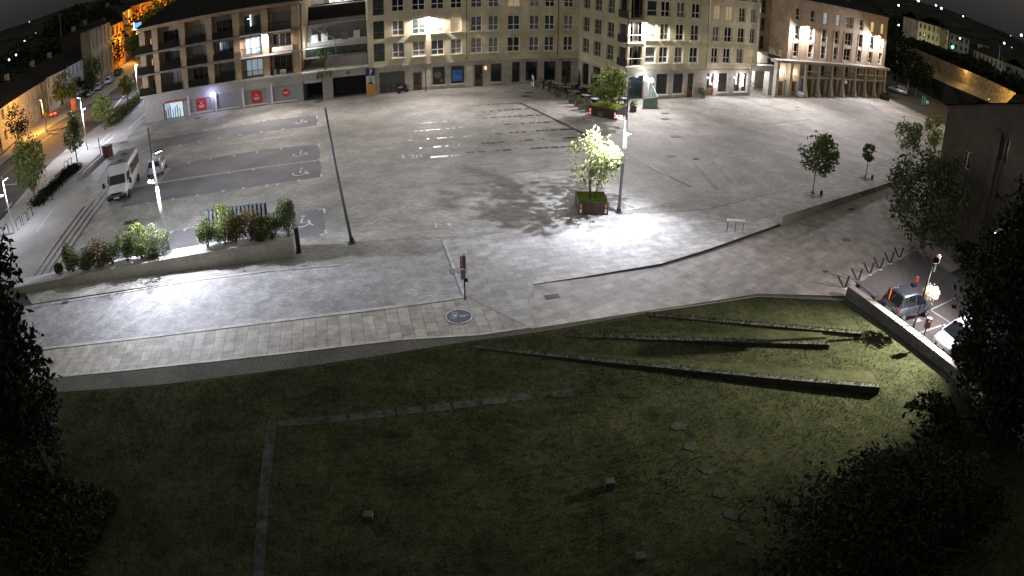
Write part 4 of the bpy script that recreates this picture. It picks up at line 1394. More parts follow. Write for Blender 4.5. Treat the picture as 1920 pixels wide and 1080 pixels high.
hs = [.04, .09, .13, .17, .2]
for k in range(4):
    e0, e1 = Vector((0, 0, hs[k])), Vector((0, 0, hs[k + 1]))
    d = (L[k + 1] - L[k]).normalized()
    n_ = Vector((-d.y, d.x, 0))
    mb.poly([L[k], L[k + 1], L[k + 1] + e1, L[k] + e0]).poly([L[k] + e0, L[k + 1] + e1, L[k + 1] + e1 * .2 + n_ * 1.4, L[k] + e0 * .2 + n_ * 1.0])
struct('pavement_step', mb, M_slab)
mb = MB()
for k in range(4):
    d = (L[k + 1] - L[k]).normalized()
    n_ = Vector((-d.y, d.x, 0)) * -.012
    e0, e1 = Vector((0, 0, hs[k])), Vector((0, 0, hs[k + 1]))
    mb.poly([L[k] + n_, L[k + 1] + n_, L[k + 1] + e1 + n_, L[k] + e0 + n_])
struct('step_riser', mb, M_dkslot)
mb = MB()
for x, y in ((1160, 508), (1152, 510), (1144, 511)):
    p = at(x, y)
    mb.ball((p.x, p.y, .18), .035, 8, 5)
tag(mb.build('step_markers', M_reflw), 'tiny white studs along the fading step edge', 'studs', kind='stuff')

M_fringe = leafmat('dry_grass_fringe', [(.03, .034, .012), (.06, .052, .025), (.09, .07, .04)], .2, 0)
M_turfwall2 = mat('shaded_park_wall', (.075, .068, .05), .9, .35, 2.5, bump=.2, big=.5)  # unlit wall face darkened in the colour itself
M_turfwall = mat('shaded_turf_wall', (.03, .029, .022), .9, .35, 3, bump=.2, big=.6)  # shade of the back-lit faces put into a dark colour
# lawn terraces and the wall beside the car park
for i, (x0, y0, xm, ym, x1, y1, h, lab) in enumerate(((1212, 592, 1400, 612, 1614, 634, .27, 'shortest dark turf-topped wedge wall, nearest the path at the top of the lawn'), (1060, 632, 1300, 644, 1553, 656, .32, 'middle dark wedge wall set into the sloping lawn'), (885, 652, 1250, 698, 1646, 741, .45, 'longest dark wedge wall lowest on the lawn'))):
    P = [at(x0, y0), at(xm, ym), at(x1, y1)]
    T = thing('turf_wall', lab, 'retaining wall', (0, 0, 0), 0, 'turf wedge walls in the lawn')
    rings, top = [], MB()
    hh = [.03, h * .5, h]
    qs = []
    for k in range(3):
        d = (P[min(k + 1, 2)] - P[max(k - 1, 0)]).normalized()
        n_ = Vector((-d.y, d.x, 0))
        z = Vector((0, 0, hh[k]))
        rings.append([P[k], P[k] + z, P[k] + n_ * .22 + z, P[k] + n_ * .22])
        qs.append((P[k] + n_ * .225 + z * .98, P[k] + n_ * (.3, 1.0, 1.9)[k] + Vector((0, 0, .03))))
    MB().loft(rings).build('wall_face', M_turfwall, T)
    for k in range(2):
        top.poly([qs[k][0], qs[k + 1][0], qs[k + 1][1], qs[k][1]])
    d = (P[2] - P[1]).normalized()
    top.poly([qs[2][0], qs[2][1], qs[2][0] - Vector((0, 0, hh[2] * .98 - .03))])
    top.build('turf', M_grass, T)
    fr = MB()
    rng = random.Random(200 + i)
    for _ in range(1300):
        f = rng.random() * 2
        k_ = min(int(f), 1)
        p_ = P[k_].lerp(P[k_ + 1], f - k_)
        d_ = (P[k_ + 1] - P[k_]).normalized()
        n2 = Vector((-d_.y, d_.x, 0))
        hz = hh[k_] + (hh[k_ + 1] - hh[k_]) * (f - k_)
        q = p_ + (n2 * rng.uniform(.0, .3) + Vector((0, 0, hz - .01)) if rng.random() < .65 else n2 * rng.uniform(-.1, -.01) + Vector((0, 0, .02)))
        w_ = d_ * rng.uniform(.015, .035)
        fr.poly([q - w_, q + w_, q + Vector((rng.uniform(-.06, .06), rng.uniform(-.08, .04), rng.uniform(.04, .14)))])
    fr.build('grass_fringe', M_fringe, T)
P1, P2 = at(1584, 558), at(1783, 706)
P3 = at(1960, 905)
T = thing('car_park_wall', 'long concrete wall separating the bright lawn from the parked cars', 'retaining wall')
rings = []
for p, h, w in ((P1, .72, .42), (P2, .55, .5), (P3, .5, .5)):
    d = (P3 - P1).normalized()
    n_ = Vector((-d.y, d.x, 0))
    rings.append([p, p + Vector((0, 0, h)), p + n_ * w + Vector((0, 0, h)), p + n_ * w])
MB().loft(rings).build('wall_body', M_turfwall2, T)
d = (P3 - P1).normalized()
n_ = Vector((-d.y, d.x, 0))
cp = []
for p, h, w in ((P1, .72, .42), (P2, .55, .5), (P3, .5, .5)):
    cp.append([p - n_ * .02 + Vector((0, 0, h + .003)), p - n_ * .02 + Vector((0, 0, h + .05)), p + n_ * (w + .02) + Vector((0, 0, h + .05)), p + n_ * (w + .02) + Vector((0, 0, h + .003))])
MB().loft(cp).build('coping', M_conc, T)

# grass blades
def inside(p, poly):
    c_ = False
    for k_ in range(len(poly)):
        a_, b_ = poly[k_], poly[k_ - 1]
        if (a_[1] > p[1]) != (b_[1] > p[1]) and p[0] < (b_[0] - a_[0]) * (p[1] - a_[1]) / (b_[1] - a_[1]) + a_[0]:
            c_ = not c_
    return c_


LAWN = [at(x, y) for x, y in ((80, 742), (300, 727), (600, 689), (870, 648), (1020, 629), (1210, 594), (1425, 563), (1572, 570), (1768, 718), (1900, 840))] + [Vector((24, 8, 0)), Vector((-20, 8, 0))]
rng = random.Random(99)
mb = MB()
cl = [(rng.uniform(-20, 22), rng.uniform(8, 27)) for _ in range(900)]
k = 0
while k < 60000:
    if rng.random() < .55:
        q = rng.choice(cl)
        x, y = rng.gauss(q[0], .35), rng.gauss(q[1], .35)
    else:
        x, y = rng.uniform(-20, 22), rng.uniform(8, 27)
    k += 1
    if not inside((x, y), LAWN):
        continue
    hgt = rng.uniform(.04, .11)
    an = rng.uniform(0, PI)
    w_ = rng.uniform(.012, .025)
    mb.poly([(x - w_ * math.cos(an), y - w_ * math.sin(an), .028), (x + w_ * math.cos(an), y + w_ * math.sin(an), .028), (x + rng.uniform(-.05, .05), y + rng.uniform(-.05, .05), .028 + hgt)])
M_blade = leafmat('grass_blades', [(.014, .02, .006), (.03, .037, .012), (.055, .052, .022)], .2, 0)
tag(mb.build('grass', M_blade), 'short rough grass tufts all over the lawn', 'grass', kind='stuff')
# stepping slabs in the dark lawn
M_lawnslab = mat('mossy_slab', (.04, .041, .034), .98, .4, 3, bump=.2, big=.6, spec=0)
M_sunk = mat('sunken_stone', (.026, .027, .02), .95, .4, 5, spec=.05)
M_lawnblock = mat('weathered_block', (.042, .042, .037), .95, .3, 3, spec=.05)
for i, (x0, y0, x1, y1) in enumerate(((503, 797, 650, 785), (655, 784, 740, 775), (745, 774, 790, 769), (800, 768, 845, 763), (850, 762, 895, 756), (903, 755, 950, 750), (958, 748, 1000, 744), (1035, 741, 1075, 736))):
    o = MB()
    o.strip([at(x0, y0), at(x1, y1)], .42, .042)
    tag(o.build('lawn_slab', M_lawnslab), '%s paving slab of the straight row in the dark lawn from its left end' % ORD[i], 'paving slab', 'slabs of the row in the dark lawn')
o = MB()
o.strip(pix([(509, 803), (498, 900), (490, 1000), (484, 1090)]), .42, .043)
struct('lawn_path', o, M_lawnslab)
for i, (x, y) in enumerate(((1272, 800), (1295, 838), (1325, 880), (1352, 925), (1372, 965), (1395, 1010))):
    p = at(x, y)
    rng = random.Random(i)
    ring = [(p.x + .33 * rng.uniform(.8, 1.15) * math.cos(t), p.y + .28 * rng.uniform(.8, 1.15) * math.sin(t)) for t in [2 * PI * k / 9 for k in range(9)]]
    o = MB().prism(ring, .02, .048).build('stepping_stone', M_sunk)
    tag(o, '%s dim stepping stone from the top of the curved row in the dark lawn' % ORD[i], 'stepping stone', 'stepping stones in the dark lawn')
for i, (x, y, lab) in enumerate(((1142, 916, 'pale stone block standing alone in the middle of the dark lawn'), (692, 972, 'faint stone block left of the middle of the dark lawn'), (1200, 1050, 'small stone block low in the dark lawn'))):
    p = at(x, y)
    T = MB().prism([(p.x - .16, p.y - .16), (p.x + .16, p.y - .12), (p.x + .14, p.y + .18), (p.x - .17, p.y + .15)], .02, .4 if i == 0 else .25)
    tag(T.build('stone_block', M_lawnblock, None, bevel=.02), lab, 'stone block')
# hedge at the bottom left of the lawn
T = thing('laurel_hedge', 'dark rounded laurel hedge in the unlit lower left of the lawn', 'hedge', at(110, 985))
mb = MB()
rng = random.Random(77)
for k in range(9000):
    x, y = rng.uniform(-6.5, 2.4), rng.uniform(-3.2, 2.2)
    z = 1.15 * (1 - max(0, (x - 1.2) / 1.3) ** 2) * (1 - max(0, (y - 1.2) / 1.2) ** 2)
    if z < .1:
        continue
    c_ = Vector((x, y, z * rng.uniform(.5, 1.05)))
    a_ = Vector((rng.gauss(0, 1), rng.gauss(0, 1), rng.gauss(0, .8))).normalized() * .12
    b_ = a_.cross(Vector((rng.gauss(0, 1), rng.gauss(0, 1), rng.gauss(0, 1)))).normalized() * .07
    mb.poly([c_ - a_, c_ + b_, c_ + a_, c_ - b_])
mb.build('foliage', M_leaf_dk, T)
mb = MB()
for k in range(7):
    mb.tube([(-4 + k * .9, .2, 0), (-3.9 + k * .9, .1, 1.0)], [.04, .02], 5)
mb.build('stem', M_bark, T)

# ---------------------------------------------------------------- masts
def mast(label, base, top, heads, lens_dir=-1):
    p = at(*base)
    t = thing('lamp_mast', label, 'lamp mast', p, 0, 'tall dark masts on the square')
    q = Vector(top) - p
    MB().tube([(0, 0, .02), q * .5, q], [.105, .09, .055], 12).build('pole', M_pole, t, True)
    MB().lathe([(.26, .02), (.26, .05), (.16, .06), (.15, .3)], (0, 0, 0), 14).build('base_plate', M_metal, t)
    return t, p, q


MASTL = at(318, 475)
tL, p, q = mast('lamp mast with two floodlights rising from the planting bed', (318, 475), MASTL + Vector((0, 0, 8.45)), ())
pz = 6.75
for z, dx, dy, ln, nm in ((6.72, .45, .2, .75, 0), (4.85, -.32, -.1, .45, 1)):
    MB().bar((0, 0, z), (dx * .7, dy * .7, z + .05), .07).build('bracket', M_lampw, tL)
    hd = MB().bar((dx * .5, dy * .5, z + .12), (dx * 1.6, dy * 1.6, z + .2), .3, .1).build('lamp_head', M_metal if nm == 0 else M_lampw, tL)
    MB().bar((dx * .6, dy * .6, z + .055), (dx * 1.5, dy * 1.5, z + .135), .22, .015).build('lens', M_lens, hd)
MB().tube([(0, 0, 1.6), (0, 0, 4.6)], [.105, .115], 12).build('lit_pole_paint', M_lampw, tL, True)  # white tube paints the lamp light falling on the pole
B2 = at(660, 455)
# this mast leans to the left
t2, p, q = mast('bare dark mast without lamps leaning slightly left between the bays and the fountain', (660, 455), (B2.x - .95, B2.y + .0, 8.35), ())
MASTC = at(1160, 398)
tC, p, q = mast('lamp mast with two white floodlights beside the planted box tree', (1160, 398), MASTC + Vector((0.12, .1, 8.85)), ())
for z, dx, dy, nm in ((6.4, -.42, -.05, 0), (5.35, .3, -.05, 1)):
    MB().bar((0.05, 0, z - .1), (dx * .7, dy * .7, z), .08).build('bracket', M_lampw, tC)
    hd = MB().bar((dx * .4, dy * .5, z + .1), (dx * 1.6, dy * 1.6, z + .16), .34, .1).build('lamp_head', M_lampw, tC)
    MB().bar((dx * .5, dy * .6, z + .035), (dx * 1.5, dy * 1.5, z + .095), .26, .015).build('lens', M_lens, hd)
MB().tube([(.055, 0, 3.4), (.085, 0, 6.3)], [.11, .1], 12).build('lit_pole_paint', M_lampw, tC, True)  # lit stretch of pole painted as a white tube


# ---------------------------------------------------------------- planted boxes
def box_planter(label, centre, s, h, rz, bright):
    t = thing('planter_box', label, 'planter', centre, rz, 'rusty planter boxes with trees')
    hs = s / 2
    MB().bx(-hs, hs, -hs, -hs + .06, .04, h).bx(-hs, hs, hs - .06, hs, .04, h).bx(-hs, -hs + .06, -hs + .06, hs - .06, .04, h).bx(hs - .06, hs, -hs + .06, hs - .06, .04, h).build('side_panels', M_corten, t)
    MB().bx(-hs + .06, hs - .06, -hs + .06, hs - .06, .1, h - .12).build('soil', M_earth, t)
    mb = MB()
    rng = random.Random(3)
    for k in range(1500):
        x, y = rng.uniform(-hs + .1, hs - .1), rng.uniform(-hs + .1, hs - .1)
        z = h - .13
        g = rng.uniform(.05, .2)
        mb.poly([(x - .03, y, z), (x + .03, y + .01, z), (x + rng.uniform(-.06, .06), y + rng.uniform(-.06, .06), z + g)])
    mb.build('ground_cover', leafmat('cover_' + label[:5], [(.12, .2, .03), (.25, .34, .06)]), t)
    MB().bx(-hs + .1, hs - .1, -hs + .1, hs - .1, h - .119, h - .1).build('moss_bed', M_moss, t)
    mR = M_refl if bright else M_reflw
    for sx in (-1, 1):
        for k in range(2):
            MB().bx(sx * (hs - .16) - .07, sx * (hs - .16) + .07, -hs - .008, -hs - .002, .12 + .36 * k, .4 + .36 * k).build('reflector', M_refl if bright else (M_reflo if k else M_reflw), t)
    for k in range(2):
        MB().bx(-hs - .008, -hs - .002, -hs + .1, -hs + .24, .12 + .36 * k, .4 + .36 * k).build('reflector', M_refl if bright else M_reflo, t)
    return t


PC = at(1108, 392)
box_planter('rusty square planter box in the centre of the square beside the lamp mast', PC, 1.95, .88, math.radians(2), False)
PF = at(1140, 215)
box_planter('rusty planter box with glowing red reflectors in front of the cafe terrace', PF, 3.0, 1.05, math.radians(-30), True)
tree('small_tree', 'brightly lit light-green tree growing from the central planter box', 'tree', PC + Vector((0, 0, .78)), 4.45, 3.0, 1.15, 1150, .16, M_leaf_pale, 21, .055, M_bark, 'trees in rusty boxes', 22, .35, 3, .24)
tree('small_tree', 'olive-green tree growing from the planter box at the cafe terrace', 'tree', PF + Vector((0, 0, .9)), 4.1, 3.9, .9, 1300, .2, M_leaf_lt, 22, .06, M_bark, 'trees in rusty boxes', 20, .35, 2, .26)

# young trees in grates on the right
yt = [((1523, 365), 5.0, 3.0, 1.9, 1100, 'round young tree nearest the wedge wall standing in a square grate'), ((1622, 335), 3.3, 1.2, 1.8, 260, 'thin sapling with a tiny crown between two bigger young trees'), ((1697, 308), 5.2, 3.0, 1.7, 900, 'full young tree left of the dark house'), ((1745, 285), 4.8, 2.6, .8, 800, 'light leafy young tree half behind the corner of the dark house')]
for i, (px, h, w, cb, nl, lab) in enumerate(yt):
    p = at(*px)
    tree('young_tree', lab, 'tree', p, h, w, cb, nl, .19, M_leaf_g if i < 3 else M_leaf_lt, 30 + i, .06, M_barkp, 'young trees along the upper pavement', 15, .3, 1, .27)
    g = thing('tree_grate', 'dark square grate with a small post under the ' + ['round young tree', 'thin sapling', 'full young tree by the dark house', 'half hidden leafy tree'][i], 'tree grate', p, math.radians(28), 'tree grates on the upper pavement')
    MB().bx(-.75, .75, -.55, .55, .022, .032).build('grate_frame', M_stain, g)
    mb = MB()
    for k in range(9):
        mb.bx(-.68 + k * .155, -.6 + k * .155, -.5, .5, .033, .045)
    mb.build('grate_bars', M_dkslot, g)
    MB().bx(.72, .86, -.45, -.25, .033, .42).build('edge_post', M_black, g)

# trestle barrier
T = thing('bike_rack', 'white topped three legged rack on the slab pavement above the step', 'rack', at(1377, 437), math.radians(-3))
MB().bx(-.62, .62, -.12, .12, .82, .92).build('top_board', M_pale, T)
for k in range(3):
    MB().bar((-.55 + k * .55, 0, 0.02), (-.55 + k * .55, 0, .82), .05).build('leg', M_pole, T)
# rotated sign post with the triangle sign
T = thing('sign_post', 'lone sign post with a red rimmed triangle sign above the round pavement marking', 'road sign', at(872, 563), math.radians(8))
MB().tube([(0, 0, .02), (0, 0, 2.5)], [.035, .035], 8).build('post', M_black, T)
s = MB().prism([(-.03, -.36), (.03, -.36), (.03, .36), (-.03, .36)], 1.78, 2.45)
ob = MB().bx(-.2, -.14, -.05, -.03, 1.8, 2.45).bx(.02, .08, -.05, -.03, 1.8, 2.45).bx(-.139, .019, -.05, -.03, 2.38, 2.45).bx(-.139, .019, -.05, -.03, 1.8, 1.87).build('sign_frame', mat('dull_red', (.35, .1, .07), .6, .2, 5), T)
MB().bx(-.13, .01, -.044, -.036, 1.88, 2.37).build('sign_face', M_slab, T)
MB().bx(-.17, .05, -.07, -.04, 1.2, 1.72).build('blue_plate', mat('pale_blue_plate', (.15, .2, .4), .5, .1, 4), T)
MB().bx(-.02, .16, -.12, -.04, 1.08, 1.26).build('sensor_box', M_black, T)
o = MB()
pm = at(862, 509)
o.poly([(pm.x - .45, pm.y - .28, .036), (pm.x + .42, pm.y - .2, .036), (pm.x + .4, pm.y + .3, .036), (pm.x - .5, pm.y + .24, .036)])
tag(o.build('cover_plate', M_stain), 'dark rectangular cover plate in the pavement behind the lone sign post', 'cover plate')

# V shaped posts
vp = [(1583, 541), (1608, 527), (1630, 515), (1649, 505.5), (1668, 494.5), (1686, 485)]
V0 = None
for i, px in enumerate(vp):
    p = at(*px)
    nxt = at(*vp[min(i + 1, 5)])
    rz = math.radians(4)
    lab = '%s V shaped dark steel bollard from the car park wall' % ORD[i]
    if V0 is None:
        V0 = thing('v_bollard', lab, 'bollard', p, rz, 'V shaped bollards across the lane')
        for sx in (-1, 1):
            MB().bar((sx * .04, 0, .03), (-.72 if sx < 0 else .14, 0, .84), .1, .08, (0, 1, 0)).build('arm', M_metal, V0)
        MB().lathe([(.2, .0), (.2, .04), (.12, .05)], (0, 0, .02), 12).build('base_plate', M_pale, V0)
    else:
        dup(V0, p, rz, lab)

# bench, posts and meter by the car park
d = (at(1625, 572) - at(1597, 548)).normalized()
T = thing('bench', 'short teal-grey bench at the top of the car park wall', 'bench', at(1621, 554), math.atan2(d.y, d.x))
MB().bx(-.95, .95, -.2, .2, .42, .5).build('seat', M_slat, T)
for x in (-.75, .75):
    MB().bx(x - .05, x + .05, -.17, .17, .02, .42).build('leg', M_metal, T)
for px, h, lab, m in (((1657, 589), 1.65, 'orange-red striped marker post at the tail of the grey car', 0), ((1711, 552), 1.25, 'red and blue topped post behind the grey car', 1)):
    T = thing('marker_post', lab, 'post', at(*px), math.radians(20))
    MB().bx(-.05, .05, -.05, .05, .03, h).build('post', M_orange if m else mat('orange_red', (.6, .14, .05), .5, .15, 4), T)
    if m:
        MB().bx(-.13, .13, -.08, -.055, h * .7, h).build('red_plate', M_red, T)
        MB().bx(-.13, .13, -.08, -.055, h * .45, h * .69).build('blue_plate', M_blue, T)
        MB().bx(-.45, -.2, -.15, .15, .03, .8).build('dark_box', M_black, T)
    else:
        MB().bx(-.14, .0, .052, .09, .3, h + .02).build('dark_backing', M_metal, T)
        MB().bx(-.02, .02, -.056, -.051, .3, h - .1).build('bright_strip', M_refl, T)
T = thing('parking_meter', 'dark red parking meter box on a post in front of the white car', 'parking meter', at(1723, 655), math.radians(-10))
MB().tube([(0, 0, .03), (.0, 0, 1.35)], [.045, .045], 8).build('post', M_black, T)
MB().bx(-.17, .17, -.1, .1, 1.35, 1.95).build('housing', mat('dark_red_box', (.1, .025, .035), .5, .15, 4), T, bevel=.02)
MB().bx(-.06, .06, -.115, -.102, 1.75, 1.85).build('display', M_refl, T)
T = thing('lamp_post', 'black lamp post with a hanging flower ball beside the car park wall', 'lamp post', at(1707, 630))
MB().tube([(0, 0, .03), (0, 0, 2.5), (0, 0, 4.7)], [.075, .06, .05], 10).build('pole', M_black, T, True)
MB().bx(-.12, .4, -.12, .12, 4.45, 4.8).build('lamp_head', M_black, T, bevel=.05)
MB().bar((.3, 0, 4.45), (.25, 0, 3.95), .07).build('white_arm', M_lampw, T)
MB().ball((.32, -.02, 4.85), .11, 10, 6).build('red_lamp', emat('red_lamp_glow', (1, .25, .2), 1.0), T)
MB().bar((0, 0, 2.85), (.5, 0, 2.9), .04).build('basket_arm', M_black, T)
mb = MB()
leaves(mb, (.55, 0, 2.75), (.42, .42, .4), 420, .085, random.Random(8), 12, .2, .35)
mb.build('flower_ball', M_flower, T)

# ---------------------------------------------------------------- cars
def car(label, pos, rz, paint, length=3.75, width=1.62, height=1.5, cat='car', name='parked_car', front=True):
    t = thing(name, label, cat, pos, rz)
    k = length / 3.75
    wv = width / 1.62

    def ring(x, zb, zt, hw, r=.12):
        hw *= wv
        return [(x * k, -hw + r, zb), (x * k, hw - r, zb), (x * k, hw, zb + r), (x * k, hw + .015, (zb + zt) / 2), (x * k, hw - .03, zt - r * .7), (x * k, hw - r - .04, zt), (x * k, -hw + r + .04, zt), (x * k, -hw + .03, zt - r * .7), (x * k, -hw - .015, (zb + zt) / 2), (x * k, -hw, zb + r)]
    st = [(-1.87, .42, .8, .66), (-1.82, .3, .92, .74), (-1.6, .24, .97, .785), (-.8, .22, .97, .8), (.3, .22, .96, .8), (.85, .22, .94, .79), (1.35, .24, .84, .765), (1.72, .28, .72, .71), (1.84, .34, .64, .64), (1.88, .42, .56, .58)]
    body = MB().loft([ring(*q) for q in st]).build('body', paint, t, True)
    zr = height
    hb, ht = .74 * wv, .58 * wv
    cab = MB()
    b_ = [(-1.72, .93), (-1.3, zr - .06), (-.2, zr - .02), (.2, zr - .07), (1.05, .9)]
    gl = MB().loft([[(x * k, -(hb if z < 1.2 else ht), z), (x * k, (hb if z < 1.2 else ht), z), (x * k, (hb - .02 if z < 1.2 else ht - .02), z + .02), (x * k, -(hb - .02 if z < 1.2 else ht - .02), z + .02)] for x, z in b_])
    gl = MB()
    gl.poly([(b_[0][0] * k, -hb, .93), (b_[0][0] * k, hb, .93), (b_[1][0] * k, ht, b_[1][1]), (b_[1][0] * k, -ht, b_[1][1])])
    gl.poly([(b_[4][0] * k, -hb, .9), (b_[4][0] * k, hb, .9), (b_[3][0] * k, ht, b_[3][1]), (b_[3][0] * k, -ht, b_[3][1])])
    for s in (-1, 1):
        gl.poly([(b_[0][0] * k, s * hb, .93), (b_[1][0] * k, s * ht, b_[1][1]), (b_[2][0] * k, s * ht, b_[2][1]), (b_[3][0] * k, s * ht, b_[3][1]), (b_[4][0] * k, s * hb, .9)])
    gl.build('windows', M_glass, t)
    MB().loft([[(x * k, -ht - .015, z - .04), (x * k, ht + .015, z - .04), (x * k, ht + .01, z + .01), (x * k, ht * .6, z + .05), (x * k, -ht * .6, z + .05), (x * k, -ht - .01, z + .01)] for x, z in ((-1.38, zr - .07), (-1.2, zr - .04), (-.2, zr), (.2, zr - .06))]).build('roof', paint, t, True)
    pl = MB()
    for s in (-1, 1):
        for (x0, z0, y0), (x1, z1, y1), w in (((-1.74, .92, hb), (-1.3, zr - .06, ht), .16), ((1.06, .88, hb), (.2, zr - .06, ht), .07), ((-.25, .93, hb), (-.2, zr - .03, ht), .08), ((-1.05, .93, hb), (-.95, zr - .05, ht), .07)):
            pl.bar((x0 * k, s * y0, z0), (x1 * k, s * y1, z1), w, .05)
    pl.build('pillars', paint, t)
    for x in (-1.2, 1.22):
        for s in (-1, 1):
            w = MB().lathe([(.19, -.09), (.28, -.09), (.3, -.04), (.3, .06), (.28, .1), (.19, .1)], (0, 0, 0), 20, 'y').build('wheel', M_tyre, t, True)
            w.location = (x * k, s * (.74 * wv), .3)
            r = MB().lathe([(.03, s * .1), (.2, s * .1), (.2, s * .06), (.03, s * .06)], (0, 0, 0), 16, 'y')
            for a in range(5):
                an = 2 * PI * a / 5
                r.bar((0, s * .105, 0), (.17 * math.cos(an), s * .105, .17 * math.sin(an)), .05, .02)
            r.build('rim', M_rim, w)
    for s in (-1, 1):
        MB().bx(1.68 * k, 1.8 * k, s * .5 * wv - .16, s * .5 * wv + .16, .56, .7).build('headlight', M_head, t, bevel=.03)
        MB().bx(-1.86 * k, -1.76 * k, s * .66 * wv - .07, s * .66 * wv + .07, .62, .95).build('tail_light', M_lamp_red, t, bevel=.02)
        MB().bx(.7 * k, .82 * k, s * .86 * wv - .07, s * .86 * wv + .07, .92, 1.04).build('mirror', paint, t, bevel=.02)
        d_ = MB()
        d_.bar((-.28 * k, s * (.822 * wv), .35), (-.27 * k, s * (.79 * wv), .9), .012, .01).bar((.75 * k, s * (.815 * wv), .38), (.75 * k, s * (.78 * wv), .88), .012, .01).build('door_seam', M_black, t)
        MB().bar((-.2 * k, s * (.825 * wv), .78), (-.05 * k, s * (.825 * wv), .78), .02, .025).build('handle', M_black, t)
    MB().bx(1.83 * k, 1.885 * k, -.42, .42, .36, .52).build('grille', M_black, t)
    MB().bx(1.885 * k, 1.9 * k, -.26, .26, .42, .52).build('number_plate', M_white, t)
    MB().bx(-1.9 * k, -1.87 * k, -.26, .26, .55, .66).build('number_plate', M_white, t)
    MB().bx(-1.85 * k, -1.6 * k, -.78 * wv, .78 * wv, .26, .46).build('bumper', M_black, t, bevel=.05)
    return t


r_, f_ = at(1686, 606), at(1736, 593)
dr = (f_ - r_).normalized()
lf = Vector((-dr.y, dr.x, 0))
cen = (r_ + f_) / 2 + lf * .74
car('slate grey hatchback parked rear towards the lawn wall', (cen.x, cen.y, .03), math.atan2(dr.y, dr.x), M_cargrey, 3.75, 1.66, 1.55)
fr = at(1760, 668)
cen = fr + dr * 2.05 + lf * .2
car('white car in glaring lamp light half hidden by the big dark tree', (cen.x, cen.y, .03), math.atan2(-dr.y, -dr.x), M_carwhite, 4.0, 1.72, 1.48)
rc, fc2 = at(285, 338), at(307, 316)
dq = Vector((-.36, .93, 0))
cen = at(284, 336) + dq * 1.95 + Vector((.35, .1, 0))
car('small silver hatchback with red tail lights parked behind the left lamp mast', (cen.x, cen.y, .01), math.atan2(dq.y, dq.x), M_carsilver, 3.6, 1.58, 1.48)
mb = MB()
p = at(1722, 601)
mb.strip([p + dr * -.45, p + dr * .2], .3, .036)
mb.strip([at(1712, 629), at(1765, 611)], .14, .036)
mb.strip([at(1744, 582), at(1800, 618)], .12, .036)
mb.strip([at(1742, 583), at(1790, 560)], .1, .036)
struct('car_park_marking', mb, M_paint)

# ---------------------------------------------------------------- minibus
bx0 = at(221, 381)
BF = Vector((.36, -.93, 0)).normalized()
BLf = Vector((-BF.y, BF.x, 0))
T = thing('minibus', 'white minibus with a grey roof parked along the stone steps', 'minibus', (bx0.x, bx0.y, .01), math.atan2(BF.y, BF.x))


def bring(x, zb, zt, hb, ht):
    return [(x, -hb, zb), (x, hb, zb), (x, hb + .02, zb + .4), (x, hb + .02, (zb + zt) / 2), (x, ht + .02, zt - .22), (x, ht - .12, zt), (x, -ht + .12, zt), (x, -ht - .02, zt - .22), (x, -hb - .02, (zb + zt) / 2), (x, -hb - .02, zb + .4)]


st = [(0.0, .42, .82, .78, .7), (-.12, .36, .98, .92, .82), (-.5, .34, 1.14, .98, .88), (-.95, .33, 1.3, .99, .88), (-1.45, .32, 1.98, 1.0, .84), (-1.75, .32, 2.28, 1.02, .88), (-2.25, .32, 2.66, 1.08, .98), (-2.6, .32, 2.72, 1.1, 1.02), (-6.9, .36, 2.72, 1.1, 1.02), (-7.05, .45, 2.62, 1.06, .96)]
MB().loft([bring(*q) for q in st]).build('body', M_buswhite, T, True)
MB().loft([[(x, -1.02, z - .1), (x, 1.02, z - .1), (x, .95, z + .02), (x, -.95, z + .02)] for x, z in ((-2.5, 2.72), (-2.7, 2.745), (-6.8, 2.745), (-6.98, 2.72))]).build('roof_panel', M_busroof, T)
for x in (-3.5, -5.6):
    MB().bx(x - .3, x + .3, -.3, .3, 2.775, 2.84).build('roof_hatch', M_busroof, T, bevel=.03)
MB().poly([(-.98, -.84, 1.345), (-.98, .84, 1.345), (-1.45, .74, 2.03), (-1.45, -.74, 2.03)]).build('windscreen', M_glass, T)
for s in (-1, 1):
    for x0, x1 in ((-6.7, -5.35), (-5.25, -3.95), (-3.85, -2.65)):
        MB().bx(x0, x1, s * 1.115 - .012, s * 1.115 + .012, 1.42, 2.3).build('side_window', M_glass, T)
    MB().poly([(-1.25, s * 1.025, 1.4), (-2.2, s * 1.075, 1.4), (-2.2, s * 1.05, 2.1), (-1.65, s * .98, 2.05)]).build('door_window', M_glass, T)
    MB().bx(-.2, .03, s * .7 - .17, s * .7 + .17, .78, .95).build('headlight', M_head, T, bevel=.04)
    MB().bar((-1.0, s * 1.0, 1.35), (-.95, s * 1.32, 1.42), .05).bx(-1.02, -.86, s * 1.34 - .1, s * 1.34 + .1, 1.25, 1.7).build('mirror', M_black, T)
    for x in (-.95, -5.3):
        w = MB().lathe([(.2, -.1), (.34, -.1), (.36, -.05), (.36, .08), (.34, .12), (.2, .12)], (0, 0, 0), 20, 'y').build('wheel', M_tyre, T, True)
        w.location = (x, s * 1.0, .36)
        MB().lathe([(.03, s * .11), (.22, s * .11), (.22, s * .05), (.03, s * .05)], (0, 0, 0), 14, 'y').build('rim', M_rim, w)
MB().bx(-.1, .04, -.55, .55, .74, .9).build('grille', M_black, T, bevel=.03)
MB().bx(-.35, .1, -.97, .97, .34, .6).build('bumper', M_black, T, bevel=.07)
MB().bx(.1, .12, -.27, .27, .44, .56).build('number_plate', M_white, T)
MB().bar((-2.2, 1.09, .5), (-2.4, 1.14, 2.6), .16, .05).build('corner_trim', M_buswhite, T)

